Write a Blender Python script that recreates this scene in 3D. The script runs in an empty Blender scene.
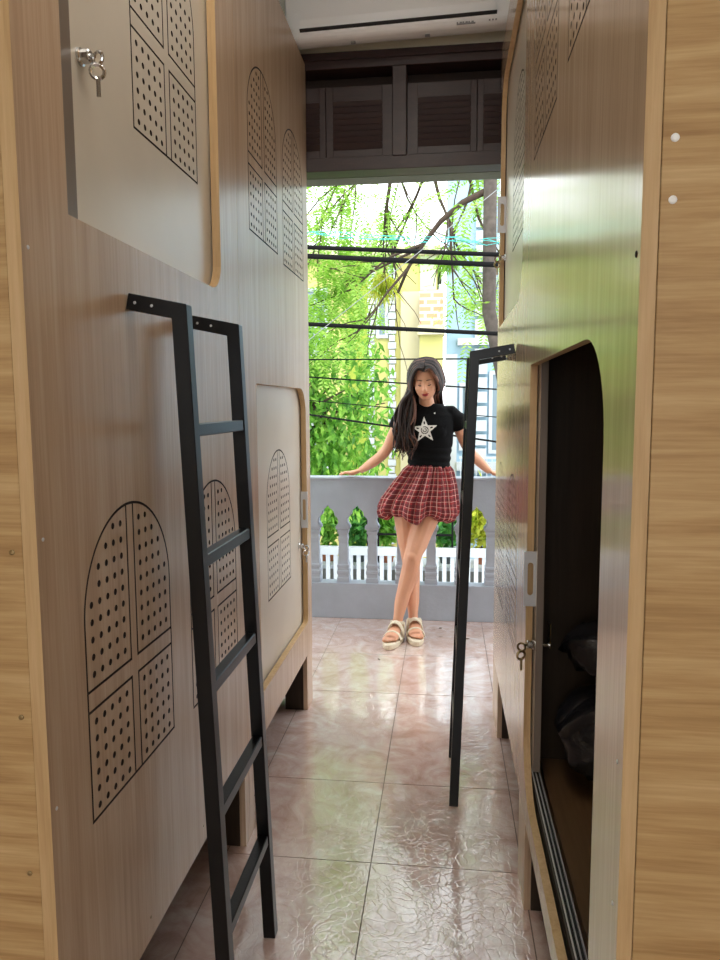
import bpy, bmesh, math, random
from mathutils import Vector, Matrix, noise
PI = math.pi
random.seed(7)
SC = bpy.context.scene
COL = SC.collection

# ------------------------------------------------------------------ camera and colour
cam_d = bpy.data.cameras.new('camera'); cam = bpy.data.objects.new('camera', cam_d); COL.objects.link(cam)
cam_d.sensor_fit = 'VERTICAL'; cam_d.sensor_height = 36; cam_d.sensor_width = 27; cam_d.lens = 27
cam_d.clip_start = .02; cam_d.clip_end = 300
CAM_H = 1.32
cam.matrix_world = Matrix.Translation((0, 0, CAM_H)) @ (Matrix.Rotation(math.radians(6.77), 4, 'Z') @
    Matrix.Rotation(PI/2 - math.radians(5.95), 4, 'X') @ Matrix.Rotation(math.radians(-.28), 4, 'Z'))
SC.camera = cam
SC.view_settings.view_transform = 'Standard'; SC.view_settings.look = 'None'
SC.view_settings.gamma = 1; SC.view_settings.use_curve_mapping = False
SC.view_settings.exposure = 0.14
cy = SC.cycles
cy.max_bounces = 8; cy.diffuse_bounces = 4; cy.glossy_bounces = 4; cy.transmission_bounces = 4
cy.sample_clamp_indirect = 6; cy.use_denoising = True
cy.caustics_reflective = False; cy.caustics_refractive = False

# ------------------------------------------------------------------ materials
def s2l(c):
    return tuple((x/12.92 if x <= .04045 else ((x+.055)/1.055)**2.4) for x in [v/255 for v in c]) + (1,)
def new_mat(name):
    m = bpy.data.materials.new(name); m.use_nodes = True
    nt = m.node_tree; b = nt.nodes['Principled BSDF']
    return m, nt, b
def N(nt, t, **kw):
    n = nt.nodes.new(t)
    for k, v in kw.items():
        if k.startswith('i_'):
            key = k[2:]
            key = int(key) if key.isdigit() else key.replace('_', ' ')
            n.inputs[key].default_value = v
        else: setattr(n, k, v)
    return n
def L(nt, a, b): nt.links.new(a, b)
def mat(name, rgb, rough=.5, metal=0, spec=.5, var=0., vscale=20, bump=0., bscale=60, coat=0):
    m, nt, b = new_mat(name)
    c = s2l(rgb)
    b.inputs['Base Color'].default_value = c; b.inputs['Roughness'].default_value = rough
    b.inputs['Metallic'].default_value = metal; b.inputs['Specular IOR Level'].default_value = spec
    b.inputs['Coat Weight'].default_value = coat; b.inputs['Coat Roughness'].default_value = .1
    tc = N(nt, 'ShaderNodeTexCoord')
    if var:
        n = N(nt, 'ShaderNodeTexNoise', i_Scale=vscale, i_Detail=4.)
        L(nt, tc.outputs['Object'], n.inputs['Vector'])
        r = N(nt, 'ShaderNodeValToRGB'); L(nt, n.outputs['Fac'], r.inputs[0])
        r.color_ramp.elements[0].position = .3; r.color_ramp.elements[1].position = .7
        r.color_ramp.elements[0].color = tuple(x*(1-var) for x in c[:3]) + (1,)
        r.color_ramp.elements[1].color = tuple(min(1, x*(1+var)) for x in c[:3]) + (1,)
        L(nt, r.outputs[0], b.inputs['Base Color'])
    if bump:
        n = N(nt, 'ShaderNodeTexNoise', i_Scale=bscale, i_Detail=5.)
        L(nt, tc.outputs['Object'], n.inputs['Vector'])
        bp = N(nt, 'ShaderNodeBump', i_Strength=bump, i_Distance=.01)
        L(nt, n.outputs['Fac'], bp.inputs['Height']); L(nt, bp.outputs[0], b.inputs['Normal'])
    return m
def wood(name, cols, scale, rough=.3, spec=.5, fine=None, coat=0, bump=0.):
    """grain stretched by `scale` (per axis noise frequency); cols = three sRGB colours dark..light"""
    m, nt, b = new_mat(name)
    tc = N(nt, 'ShaderNodeTexCoord'); mp = N(nt, 'ShaderNodeMapping'); mp.inputs['Scale'].default_value = scale
    L(nt, tc.outputs['Object'], mp.inputs['Vector'])
    n1 = N(nt, 'ShaderNodeTexNoise', i_Scale=1., i_Detail=6., i_Roughness=.6, i_Distortion=.6)
    L(nt, mp.outputs[0], n1.inputs['Vector'])
    mp2 = N(nt, 'ShaderNodeMapping'); mp2.inputs['Scale'].default_value = tuple(x*(5 if x > 3 else 2.5) for x in scale)
    L(nt, tc.outputs['Object'], mp2.inputs['Vector'])
    n2 = N(nt, 'ShaderNodeTexNoise', i_Scale=1., i_Detail=4., i_Roughness=.7)
    L(nt, mp2.outputs[0], n2.inputs['Vector'])
    mx = N(nt, 'ShaderNodeMix', data_type='FLOAT'); mx.inputs[0].default_value = .4 if fine is None else fine
    L(nt, n1.outputs['Fac'], mx.inputs[2]); L(nt, n2.outputs['Fac'], mx.inputs[3])
    r = N(nt, 'ShaderNodeValToRGB'); L(nt, mx.outputs[0], r.inputs[0])
    e = r.color_ramp.elements; e[0].position = .33; e[1].position = .68
    e[0].color = s2l(cols[0]); e[1].color = s2l(cols[2]); k = e.new(.5); k.color = s2l(cols[1])
    L(nt, r.outputs[0], b.inputs['Base Color'])
    b.inputs['Roughness'].default_value = rough; b.inputs['Specular IOR Level'].default_value = spec
    b.inputs['Coat Weight'].default_value = coat; b.inputs['Coat Roughness'].default_value = .08
    if bump:
        bp = N(nt, 'ShaderNodeBump', i_Strength=bump, i_Distance=.004)
        L(nt, mx.outputs[0], bp.inputs['Height']); L(nt, bp.outputs[0], b.inputs['Normal'])
    return m
M = {}
M['laminate'] = wood('laminate', [(174,146,121), (193,166,140), (207,184,159)], (30, 30, 1.3), .26, .5, .45)
M['laminate_gloss'] = wood('laminate_gloss', [(174,150,124), (194,169,142), (209,186,160)], (30, 30, 1.3), .16, 1., .45)
M['oak_end'] = wood('oak_end', [(156,118,74), (186,152,104), (208,178,132)], (2.2, 2.2, 34), .45, .4, .35)
M['oak_edge'] = wood('oak_edge', [(182,148,104), (198,166,122), (210,180,138)], (40, 40, 3), .45, .4, .4)
M['hole'] = mat('drilled_board', (44, 30, 24), .8)
M['door'] = mat('door_laminate', (214, 206, 192), .28, var=.04, vscale=6)
M['stile'] = mat('door_stile', (124, 112, 102), .35)
M['inside'] = wood('shaded_capsule_inside', [(42,31,22), (52,40,29), (62,48,36)], (20, 20, 2), .5, .3)  # wood darkened to put the shade of the berth into its colour
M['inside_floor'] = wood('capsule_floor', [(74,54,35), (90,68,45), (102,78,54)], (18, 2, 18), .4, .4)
M['shutter'] = wood('shutter_paint', [(38,22,22), (50,30,29), (62,40,37)], (6, 30, 30), .4, .5, bump=.2)
M['black_steel'] = mat('black_steel', (4, 4, 5), .3, 0, .32, bump=.03, bscale=200)
M['chrome'] = mat('chrome', (200, 200, 200), .15, 1)
M['brass'] = mat('brass_key', (150, 130, 96), .3, 1)
M['zinc'] = mat('zinc_plate', (206, 208, 212), .35, .3)
M['white_plastic'] = mat('white_plastic', (246, 247, 248), .35)
M['grey_plastic'] = mat('grey_plastic', (150, 152, 156), .4)
M['dark'] = mat('dark_gap', (14, 14, 16), .6)
M['plaster'] = mat('cream_plaster', (250, 248, 232), .8, var=.03, vscale=3, bump=.1)
M['ceiling'] = mat('ceiling_paint', (244, 242, 232), .85)
M['concrete'] = mat('lintel_concrete', (118, 126, 112), .8, var=.06, vscale=5, bump=.2)
M['rail_paint'] = mat('grey_rail_paint', (162, 170, 184), .7, var=.07, vscale=7, bump=.15, bscale=40)
M['grout'] = mat('grout', (112, 96, 88), .8)
M['skin'] = mat('skin', (216, 160, 130), .45, spec=.4, var=.04, vscale=12)
M['skin'].node_tree.nodes['Principled BSDF'].inputs['Subsurface Weight'].default_value = .12
M['skin'].node_tree.nodes['Principled BSDF'].inputs['Subsurface Radius'].default_value = (.02, .008, .004)
M['lip'] = mat('lip', (150, 44, 50), .35)
M['brow'] = mat('brow', (52, 34, 28), .8)
M['eye_white'] = mat('eye_white', (225, 218, 212), .3)
M['iris'] = mat('iris', (30, 18, 14), .2)
M['nail'] = mat('nail', (226, 170, 150), .25)
M['shirt'] = mat('black_knit', (9, 9, 11), .85, spec=.15, bump=.35, bscale=260)
M['star'] = mat('white_print', (232, 228, 224), .7)
M['sandal'] = mat('cream_leather', (226, 214, 190), .55, bump=.15, bscale=90)
M['sole'] = mat('sandal_sole', (222, 210, 186), .7)
M['bark'] = mat('bark', (84, 76, 70), .9, var=.3, vscale=20, bump=.8, bscale=18)
M['branch'] = mat('branch_bark', (70, 56, 46), .9, var=.2)
M['cable'] = mat('cable_sheath', (12, 12, 13), .8, spec=.2)
M['teal'] = mat('teal_string', (70, 205, 200), .6)
M['yellow_wall'] = mat('yellow_wall', (196, 190, 118), .85, var=.05, vscale=1.2)
M['lime_wall'] = mat('lime_wall', (150, 164, 60), .85, var=.05, vscale=1.2)
M['cream_wall'] = mat('cream_wall', (196, 188, 156), .85, var=.03, vscale=1.2)
M['white_wall'] = mat('white_wall', (186, 192, 198), .8, var=.03, vscale=1.5)
M['blue_wall'] = mat('pale_blue_wall', (150, 180, 198), .8, var=.04, vscale=1.5)
M['glass'] = mat('window_glass', (120, 138, 150), .12, spec=.8)
M['street'] = mat('street', (120, 118, 116), .9, var=.1)
M['terrace'] = mat('terrace_concrete', (130, 130, 126), .85, var=.08, vscale=4)
M['terracotta'] = mat('terracotta', (150, 92, 66), .8)
M['dark_pot'] = mat('dark_pot', (66, 72, 76), .6)
M['black_bag'] = mat('black_bag', (26, 26, 30), .25, bump=.5, bscale=30)
M['maroon'] = mat('maroon_cloth', (130, 40, 48), .8)
M['dry_leaf'] = mat('dry_leaf', (90, 66, 48), .9)
M['shade_blind'] = mat('roller_shutter', (214, 220, 224), .6)
M['fill_lamp'] = mat('fill_light_diffuser', (255, 250, 240), .5)  # glow of the added ceiling fill lights
_b = M['fill_lamp'].node_tree.nodes['Principled BSDF']
_b.inputs['Emission Color'].default_value = (1, .94, .85, 1); _b.inputs['Emission Strength'].default_value = 11

def leaf_mat(name, c1, c2, c3, trans=.5):
    m, nt, b = new_mat(name)
    tc = N(nt, 'ShaderNodeTexCoord')
    n = N(nt, 'ShaderNodeTexNoise', i_Scale=7., i_Detail=3.)
    L(nt, tc.outputs['Object'], n.inputs['Vector'])
    r = N(nt, 'ShaderNodeValToRGB'); L(nt, n.outputs['Fac'], r.inputs[0])
    e = r.color_ramp.elements; e[0].position = .35; e[1].position = .66
    e[0].color = s2l(c1); e[1].color = s2l(c3); k = e.new(.5); k.color = s2l(c2)
    L(nt, r.outputs[0], b.inputs['Base Color']); b.inputs['Roughness'].default_value = .5
    tr = N(nt, 'ShaderNodeBsdfTranslucent'); L(nt, r.outputs[0], tr.inputs['Color'])
    mx = N(nt, 'ShaderNodeMixShader', i_0=trans)
    out = nt.nodes['Material Output']
    L(nt, b.outputs[0], mx.inputs[1]); L(nt, tr.outputs[0], mx.inputs[2]); L(nt, mx.outputs[0], out.inputs['Surface'])
    return m
M['leaf_feather'] = leaf_mat('feathery_leaves', (118,166,56), (158,202,82), (196,228,122))
M['leaf_bush'] = leaf_mat('broad_leaves', (72,130,44), (120,178,64), (174,216,98))
M['leaf_dark'] = leaf_mat('dark_leaves', (44,100,44), (80,148,64), (130,190,84), .35)
M['leaf_yellow'] = leaf_mat('yellow_leaves', (150,170,40), (200,205,70), (225,225,110))

# floor tile: pink marble, glossy with leathery wrinkles
def tile_mat():
    m, nt, b = new_mat('pink_marble_tile')
    tc = N(nt, 'ShaderNodeTexCoord')
    n = N(nt, 'ShaderNodeTexNoise', i_Scale=7., i_Detail=6., i_Roughness=.6, i_Distortion=1.6)
    L(nt, tc.outputs['Object'], n.inputs['Vector'])
    r = N(nt, 'ShaderNodeValToRGB'); L(nt, n.outputs['Fac'], r.inputs[0])
    e = r.color_ramp.elements
    e[0].position = .30; e[0].color = s2l((184,152,140)); e[1].position = .72; e[1].color = s2l((222,212,208))
    k = e.new(.44); k.color = s2l((202,174,164)); k = e.new(.57); k.color = s2l((212,190,182))
    v = N(nt, 'ShaderNodeTexVoronoi', feature='DISTANCE_TO_EDGE', i_Scale=9.)
    wn = N(nt, 'ShaderNodeTexNoise', i_Scale=5., i_Detail=3.)
    L(nt, tc.outputs['Object'], wn.inputs['Vector'])
    va = N(nt, 'ShaderNodeVectorMath', operation='MULTIPLY_ADD'); va.inputs[1].default_value = (.22,)*3
    L(nt, wn.outputs['Color'], va.inputs[0]); L(nt, tc.outputs['Object'], va.inputs[2]); L(nt, va.outputs[0], v.inputs['Vector'])
    r2 = N(nt, 'ShaderNodeValToRGB'); L(nt, v.outputs['Distance'], r2.inputs[0])
    r2.color_ramp.elements[0].position = 0; r2.color_ramp.elements[0].color = (.2,)*3 + (1,)
    r2.color_ramp.elements[1].position = .07; r2.color_ramp.elements[1].color = (0, 0, 0, 1)
    mx = N(nt, 'ShaderNodeMix', data_type='RGBA'); mx.inputs[7].default_value = s2l((176,142,130))
    L(nt, r2.outputs[0], mx.inputs[0]); L(nt, r.outputs[0], mx.inputs[6])
    L(nt, mx.outputs[2], b.inputs['Base Color'])
    b.inputs['Roughness'].default_value = .14; b.inputs['Specular IOR Level'].default_value = 1.; b.inputs['Coat Weight'].default_value = 1.; b.inputs['Coat IOR'].default_value = 1.65; b.inputs['Coat Roughness'].default_value = .07
    # wrinkles
    v2 = N(nt, 'ShaderNodeTexVoronoi', feature='DISTANCE_TO_EDGE', i_Scale=34.)
    L(nt, va.outputs[0], v2.inputs['Vector'])
    r3 = N(nt, 'ShaderNodeMath', operation='MINIMUM'); r3.inputs[1].default_value = .08; L(nt, v2.outputs['Distance'], r3.inputs[0])
    n2 = N(nt, 'ShaderNodeTexNoise', i_Scale=16., i_Detail=3.)
    L(nt, tc.outputs['Object'], n2.inputs['Vector'])
    ad = N(nt, 'ShaderNodeMath', operation='MULTIPLY_ADD'); ad.inputs[1].default_value = .25
    L(nt, n2.outputs['Fac'], ad.inputs[0]); L(nt, r3.outputs[0], ad.inputs[2])
    bp = N(nt, 'ShaderNodeBump', i_Strength=.55, i_Distance=.005)
    L(nt, ad.outputs[0], bp.inputs['Height']); L(nt, bp.outputs[0], b.inputs['Normal']); L(nt, bp.outputs[0], b.inputs['Coat Normal'])
    return m
M['tile'] = tile_mat()

def plaid_mat():
    m, nt, b = new_mat('red_plaid')
    uv = N(nt, 'ShaderNodeUVMap'); sp = N(nt, 'ShaderNodeSeparateXYZ'); L(nt, uv.outputs[0], sp.inputs[0])
    def line(sock, freq, off, w):
        a = N(nt, 'ShaderNodeMath', operation='MULTIPLY_ADD'); a.inputs[1].default_value = freq; a.inputs[2].default_value = off
        L(nt, sock, a.inputs[0])
        f = N(nt, 'ShaderNodeMath', operation='FRACT'); L(nt, a.outputs[0], f.inputs[0])
        c = N(nt, 'ShaderNodeMath', operation='LESS_THAN'); c.inputs[1].default_value = w
        L(nt, f.outputs[0], c.inputs[0]); return c.outputs[0]
    def mixc(fac, a, col, amt):
        k = N(nt, 'ShaderNodeMath', operation='MULTIPLY'); k.inputs[1].default_value = amt; L(nt, fac, k.inputs[0])
        x = N(nt, 'ShaderNodeMix', data_type='RGBA'); L(nt, k.outputs[0], x.inputs[0])
        if isinstance(a, tuple): x.inputs[6].default_value = a
        else: L(nt, a, x.inputs[6])
        x.inputs[7].default_value = col; return x.outputs[2]
    red = s2l((158,40,44)); dk = s2l((92,24,30)); wh = s2l((214,176,166))
    c = mixc(line(sp.outputs[0], 44, .1, .45), red, dk, .8)
    c = mixc(line(sp.outputs[1], 11, .1, .45), c, dk, .75)
    c = mixc(line(sp.outputs[0], 44, .55, .09), c, wh, .7)
    c = mixc(line(sp.outputs[1], 11, .55, .08), c, wh, .7)
    L(nt, c, b.inputs['Base Color']); b.inputs['Roughness'].default_value = .8
    return m
M['plaid'] = plaid_mat()
def brick_mat():
    m, nt, b = new_mat('orange_brick')
    tc = N(nt, 'ShaderNodeTexCoord'); mp = N(nt, 'ShaderNodeMapping'); mp.inputs['Rotation'].default_value = (PI/2, 0, 0)
    L(nt, tc.outputs['Object'], mp.inputs['Vector'])
    br = N(nt, 'ShaderNodeTexBrick', i_Scale=2.2, i_Mortar_Size=.05)
    br.inputs['Color1'].default_value = s2l((196,140,104)); br.inputs['Color2'].default_value = s2l((206,156,122)); br.inputs['Mortar'].default_value = s2l((206,196,180))
    L(nt, mp.outputs[0], br.inputs['Vector']); L(nt, br.outputs['Color'], b.inputs['Base Color']); b.inputs['Roughness'].default_value = .85
    return m
M['brick'] = brick_mat()
def hair_mat():
    m, nt, b = new_mat('dark_brown_hair')
    at = N(nt, 'ShaderNodeAttribute', attribute_name='tint')
    r = N(nt, 'ShaderNodeValToRGB'); L(nt, at.outputs['Fac'], r.inputs[0])
    e = r.color_ramp.elements; e[0].color = s2l((22,14,12)); e[1].color = s2l((142,96,78)); k = e.new(.65); k.color = s2l((48,31,27))
    L(nt, r.outputs[0], b.inputs['Base Color']); b.inputs['Roughness'].default_value = .48; b.inputs['Specular IOR Level'].default_value = .35
    return m
M['hair'] = hair_mat()

# ------------------------------------------------------------------ mesh helpers
WORLD_LOC = {}
def tag(o, label=None, cat=None, group=None, kind=None):
    if label: o['label'] = label
    if cat: o['category'] = cat
    if group: o['group'] = group
    if kind: o['kind'] = kind
    return o
def thing(name, loc, label, cat, group=None):
    o = bpy.data.objects.new(name, None); COL.objects.link(o); o.location = loc
    o.empty_display_size = .05
    WORLD_LOC[o.name] = Vector(loc)
    return tag(o, label, cat, group)
def link_mesh(name, me, parent=None, loc=None):
    o = bpy.data.objects.new(name, me); COL.objects.link(o)
    base = WORLD_LOC[parent.name] if parent else Vector((0, 0, 0))
    if loc is None:
        if parent: loc = base
        else:
            xs = [v.co for v in me.vertices]
            loc = Vector(((min(c.x for c in xs)+max(c.x for c in xs))/2, (min(c.y for c in xs)+max(c.y for c in xs))/2, min(c.z for c in xs)))
    loc = Vector(loc)
    me.transform(Matrix.Translation(-loc))
    o.location = loc - base
    WORLD_LOC[o.name] = loc
    if parent: o.parent = parent
    return o
class MB:
    def __init__(s): s.v = []; s.f = []; s.m = []; s.cur = 0
    def add(s, vs, fs):
        b = len(s.v); s.v += [Vector(p) for p in vs]
        s.f += [tuple(i+b for i in f) for f in fs]; s.m += [s.cur]*len(fs); return s
    def box(s, x0, x1, y0, y1, z0, z1, rot=None, piv=None):
        vs = [Vector((x, y, z)) for z in (z0, z1) for y in (y0, y1) for x in (x0, x1)]
        if rot is not None:
            p = Vector(piv) if piv is not None else Vector(((x0+x1)/2, (y0+y1)/2, (z0+z1)/2))
            vs = [rot @ (v-p) + p for v in vs]
        return s.add(vs, [(0,2,3,1), (4,5,7,6), (0,1,5,4), (2,6,7,3), (0,4,6,2), (1,3,7,5)])
    def tube(s, pts, r, n=8, sq=False, cap=True, up=(0, 0, 1), flat=1.):
        pts = [Vector(p) for p in pts]
        rs = r if isinstance(r, (list, tuple)) else [r]*len(pts)
        vs = []; up = Vector(up)
        tang = []
        for i in range(len(pts)):
            a = pts[max(i-1, 0)]; b = pts[min(i+1, len(pts)-1)]; t = (b-a)
            tang.append(t.normalized() if t.length > 1e-9 else Vector((0, 0, 1)))
        u = tang[0].cross(up)
        if u.length < 1e-3: u = tang[0].cross(Vector((1, 0, 0)))
        u.normalize()
        for i, p in enumerate(pts):
            u = (u - tang[i]*u.dot(tang[i])).normalized(); w = tang[i].cross(u)
            for k in range(n):
                a = 2*PI*k/n + (PI/n if sq else 0)
                q = rs[i]*(math.sqrt(2) if sq and n == 4 else 1)
                vs.append(p + u*math.cos(a)*q + w*math.sin(a)*q*flat)
        fs = []
        for i in range(len(pts)-1):
            for k in range(n):
                a = i*n+k; b = i*n+(k+1) % n
                fs.append((a, b, b+n, a+n))
        if cap: fs += [tuple(reversed(range(n))), tuple(range((len(pts)-1)*n, len(pts)*n))]
        return s.add(vs, fs)
    def sqbar(s, pts, r):  # mitred square tube through pts lying in an x-z plane
        pts = [Vector(p) for p in pts]; vs = []
        for i, p in enumerate(pts):
            a = (p - pts[i-1]).normalized() if i else None
            b = (pts[i+1]-p).normalized() if i < len(pts)-1 else None
            t = (a+b).normalized() if a and b else (a or b)
            nrm = t.cross(Vector((0, 1, 0))).normalized()
            k = 1/max(.3, math.cos((a.angle(b) if a and b else 0)/2))
            for su, sv in ((-1,-1), (1,-1), (1,1), (-1,1)):
                vs.append(p + nrm*su*r*k + Vector((0, 1, 0))*sv*r)
        fs = []
        for i in range(len(pts)-1):
            for k in range(4):
                q = i*4+k; w = i*4+(k+1) % 4; fs.append((q, w, w+4, q+4))
        fs += [(3,2,1,0), tuple(range((len(pts)-1)*4, len(pts)*4))]
        return s.add(vs, fs)
    def lathe(s, prof, c=(0, 0, 0), n=20, sx=1, sy=1, rot=None):
        vs = []; c = Vector(c)
        for r, z in prof:
            for k in range(n):
                a = 2*PI*k/n; v = Vector((r*math.cos(a)*sx, r*math.sin(a)*sy, z))
                if rot is not None: v = rot @ v
                vs.append(v+c)
        fs = []
        for i in range(len(prof)-1):
            for k in range(n):
                a = i*n+k; b = i*n+(k+1) % n; fs.append((a, b, b+n, a+n))
        fs += [tuple(reversed(range(n))), tuple(range((len(prof)-1)*n, len(prof)*n))]
        return s.add(vs, fs)
    def ball(s, c, rx, ry=None, rz=None, n=12, rot=None):
        ry = ry or rx; rz = rz or rx
        prof = [(math.sin(PI*i/n), -math.cos(PI*i/n)) for i in range(n+1)]
        prof[0] = (.02, -1); prof[-1] = (.02, 1)
        vs = []; c = Vector(c); m = n*2
        for r, z in prof:
            for k in range(m):
                a = 2*PI*k/m; v = Vector((r*math.cos(a)*rx, r*math.sin(a)*ry, z*rz))
                if rot is not None: v = rot @ v
                vs.append(v+c)
        fs = []
        for i in range(n):
            for k in range(m):
                a = i*m+k; b = i*m+(k+1) % m; fs.append((a, b, b+m, a+m))
        fs += [tuple(reversed(range(m))), tuple(range(n*m, (n+1)*m))]
        return s.add(vs, fs)
    def prism(s, poly, axis, a, b):  # polygon (2D) extruded along axis from a to b
        n = len(poly)
        def P(u, v, w): return {'x': (w, u, v), 'y': (u, w, v), 'z': (u, v, w)}[axis]
        vs = [P(u, v, a) for u, v in poly] + [P(u, v, b) for u, v in poly]
        fs = [tuple(range(n)), tuple(reversed(range(n, 2*n)))]
        fs += [(i, i+n, (i+1) % n+n, (i+1) % n) for i in range(n)]
        return s.add(vs, fs)
    def mesh(s, name, mats, smooth=False, fix=True, bevel=0):
        me = bpy.data.meshes.new(name); me.from_pydata([tuple(v) for v in s.v], [], s.f)
        for m in (mats if isinstance(mats, list) else [mats]): me.materials.append(m)
        me.polygons.foreach_set('material_index', s.m)
        if fix or bevel:
            bm = bmesh.new(); bm.from_mesh(me)
            if fix: bmesh.ops.recalc_face_normals(bm, faces=bm.faces)
            if bevel: 
                es = [e for e in bm.edges if len(e.link_faces) == 2 and e.calc_face_angle(0) > .5]
                bmesh.ops.bevel(bm, geom=es, offset=bevel, segments=1, affect='EDGES', clamp_overlap=True)
            bm.to_mesh(me); bm.free()
        if smooth: me.polygons.foreach_set('use_smooth', [True]*len(me.polygons))
        me.update(); return me
    def build(s, name, mats, parent=None, smooth=False, bevel=0, loc=None, fix=True):
        return link_mesh(name, s.mesh(name, mats, smooth, fix, bevel), parent, loc)
def struct(o): o['kind'] = 'structure'; return o

def plate(loops, x0, th, name='plate'):
    """outline loops (y,z), even-odd filled, extruded from x0 to x0+th along x. returns bmesh-ready mesh"""
    cu = bpy.data.curves.new(name, 'CURVE'); cu.dimensions = '2D'; cu.fill_mode = 'BOTH'; cu.extrude = abs(th)/2
    for lp in loops:
        sp = cu.splines.new('POLY'); sp.points.add(len(lp)-1)
        for i, (u, v) in enumerate(lp): sp.points[i].co = (u, v, 0, 1)
        sp.use_cyclic_u = True
    ob = bpy.data.objects.new(name, cu); COL.objects.link(ob)
    dg = bpy.context.evaluated_depsgraph_get()
    me = bpy.data.meshes.new_from_object(ob.evaluated_get(dg))
    bpy.data.objects.remove(ob); bpy.data.curves.remove(cu)
    for v in me.vertices:
        u, w, h = v.co; v.co = (x0 + th/2 + h, u, w)
    me.materials.clear()
    return me
def join_meshes(name, parts, mats):
    """parts: list of (mesh, function(polygon)->material index)"""
    vs = []; fs = []; mi = []
    for me, fn in parts:
        b = len(vs); vs += [tuple(v.co) for v in me.vertices]
        for p in me.polygons: fs.append(tuple(i+b for i in p.vertices)); mi.append(fn(p))
    me = bpy.data.meshes.new(name); me.from_pydata(vs, [], fs)
    for m in mats: me.materials.append(m)
    me.polygons.foreach_set('material_index', mi)
    bm = bmesh.new(); bm.from_mesh(me); bmesh.ops.remove_doubles(bm, verts=bm.verts, dist=1e-6)
    bmesh.ops.recalc_face_normals(bm, faces=bm.faces); bm.to_mesh(me); bm.free()
    me.update(); return me

# arch shaped ventilation window: groove network as one hole, five islands, and the drilled holes
def arch_loops(u0, v0, w=.37, h=.525):
    g = .0050; r = w/2; uc = u0+r; vs = v0+h-r; mu = .024; cb = .04; vb = v0+.19
    def arc(rad, a0, a1, n=18):
        return [(uc+rad*math.cos(a0+(a1-a0)*i/n), vs+rad*math.sin(a0+(a1-a0)*i/n)) for i in range(n+1)]
    loops = [[(u0, v0), (u0+w, v0)] + arc(r, 0, PI, 36)]
    ri = r-g
    def yt(du, rad): return vs + math.sqrt(max(0, rad*rad-du*du))
    L0 = u0+g; R0 = u0+w-g; a = uc-mu/2-g; b = uc+mu/2+g
    loops.append([(L0, v0+g), (a, v0+g), (a, vb), (L0, vb)])
    loops.append([(b, v0+g), (R0, v0+g), (R0, vb), (b, vb)])
    v1 = vb+cb
    t = math.acos((b-uc)/ri)
    loops.append([(b, v1), (R0, v1)] + arc(ri, 0, t))
    loops.append([(a, v1)] + [(uc-(x-uc), y) for x, y in reversed(arc(ri, 0, t))] + [(L0, v1)])
    c0, c1 = uc-mu/2, uc+mu/2; top = yt(mu/2, ri)
    loops.append([(c0, v0+g), (c1, v0+g), (c1, vb+g), (R0, vb+g), (R0, v1-g), (c1, v1-g), (c1, top), (c0, top), (c0, v1-g), (L0, v1-g), (L0, vb+g), (c0, vb+g)])
    hr = .0062; px = .0295; py = .0298
    def hole(u, v): loops.append([(u+hr*math.cos(2*PI*k/9), v+hr*math.sin(2*PI*k/9)) for k in range(9)])
    for sgn in (-1, 1):
        pc = (L0+a)/2 if sgn < 0 else (b+R0)/2
        for i in range(5):
            u = pc+(i-2)*px
            for j in range(6): hole(u, v0+.021+j*py)
            for j in range(12):
                v = v1+.022+j*py
                if v > vs and (u-uc)**2+(v-vs)**2 > (ri-.014)**2: continue
                if v > vs+ri-.02: continue
                hole(u, v)
    return loops, (u0, u0+w, v0, v0+h)
def board(name, outline, arches, openings, xf, sx, th, m_face, m_edge, parent):
    """vertical board: front face at x=xf, body behind it towards sx (+1/-1)"""
    skin = .004
    loops = [outline] + openings; boxes = []
    for (u0, v0) in arches:
        lp, bb = arch_loops(u0, v0); loops += lp; boxes.append(bb)
    a = plate(loops, xf if sx > 0 else xf-skin, skin)
    b = plate([outline]+openings, xf+skin if sx > 0 else xf-th, th-skin)
    def fa(p):
        if abs(p.normal.x) > .7: return 0
        c = p.center
        for (x0, x1, z0, z1) in boxes:
            if x0-.001 <= c.y <= x1+.001 and z0-.001 <= c.z <= z1+.001: return 2
        return 1
    def fb(p):
        if abs(p.normal.x) > .7: 
            front = abs(p.center.x-(xf+sx*skin)) < 1e-4
            return 2 if front else 0
        return 1
    me = join_meshes(name, [(a, fa), (b, fb)], [m_face, m_edge, M['hole']])
    return link_mesh(name, me, parent)
def rounded(y0, y1, z0, z1, r00=0, r10=0, r11=0, r01=0, n=10):
    """rectangle in (y,z) with radii at (y0,z0),(y1,z0),(y1,z1),(y0,z1)"""
    pts = []
    for (cx, cz, r, a0) in ((y0+r00, z0+r00, r00, PI), (y1-r10, z0+r10, r10, 1.5*PI), (y1-r11, z1-r11, r11, 0), (y0+r01, z1-r01, r01, .5*PI)):
        if r == 0: pts.append((cx, cz))
        else: pts += [(cx+r*math.cos(a0+PI/2*i/n), cz+r*math.sin(a0+PI/2*i/n)) for i in range(n+1)]
    return pts

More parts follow.
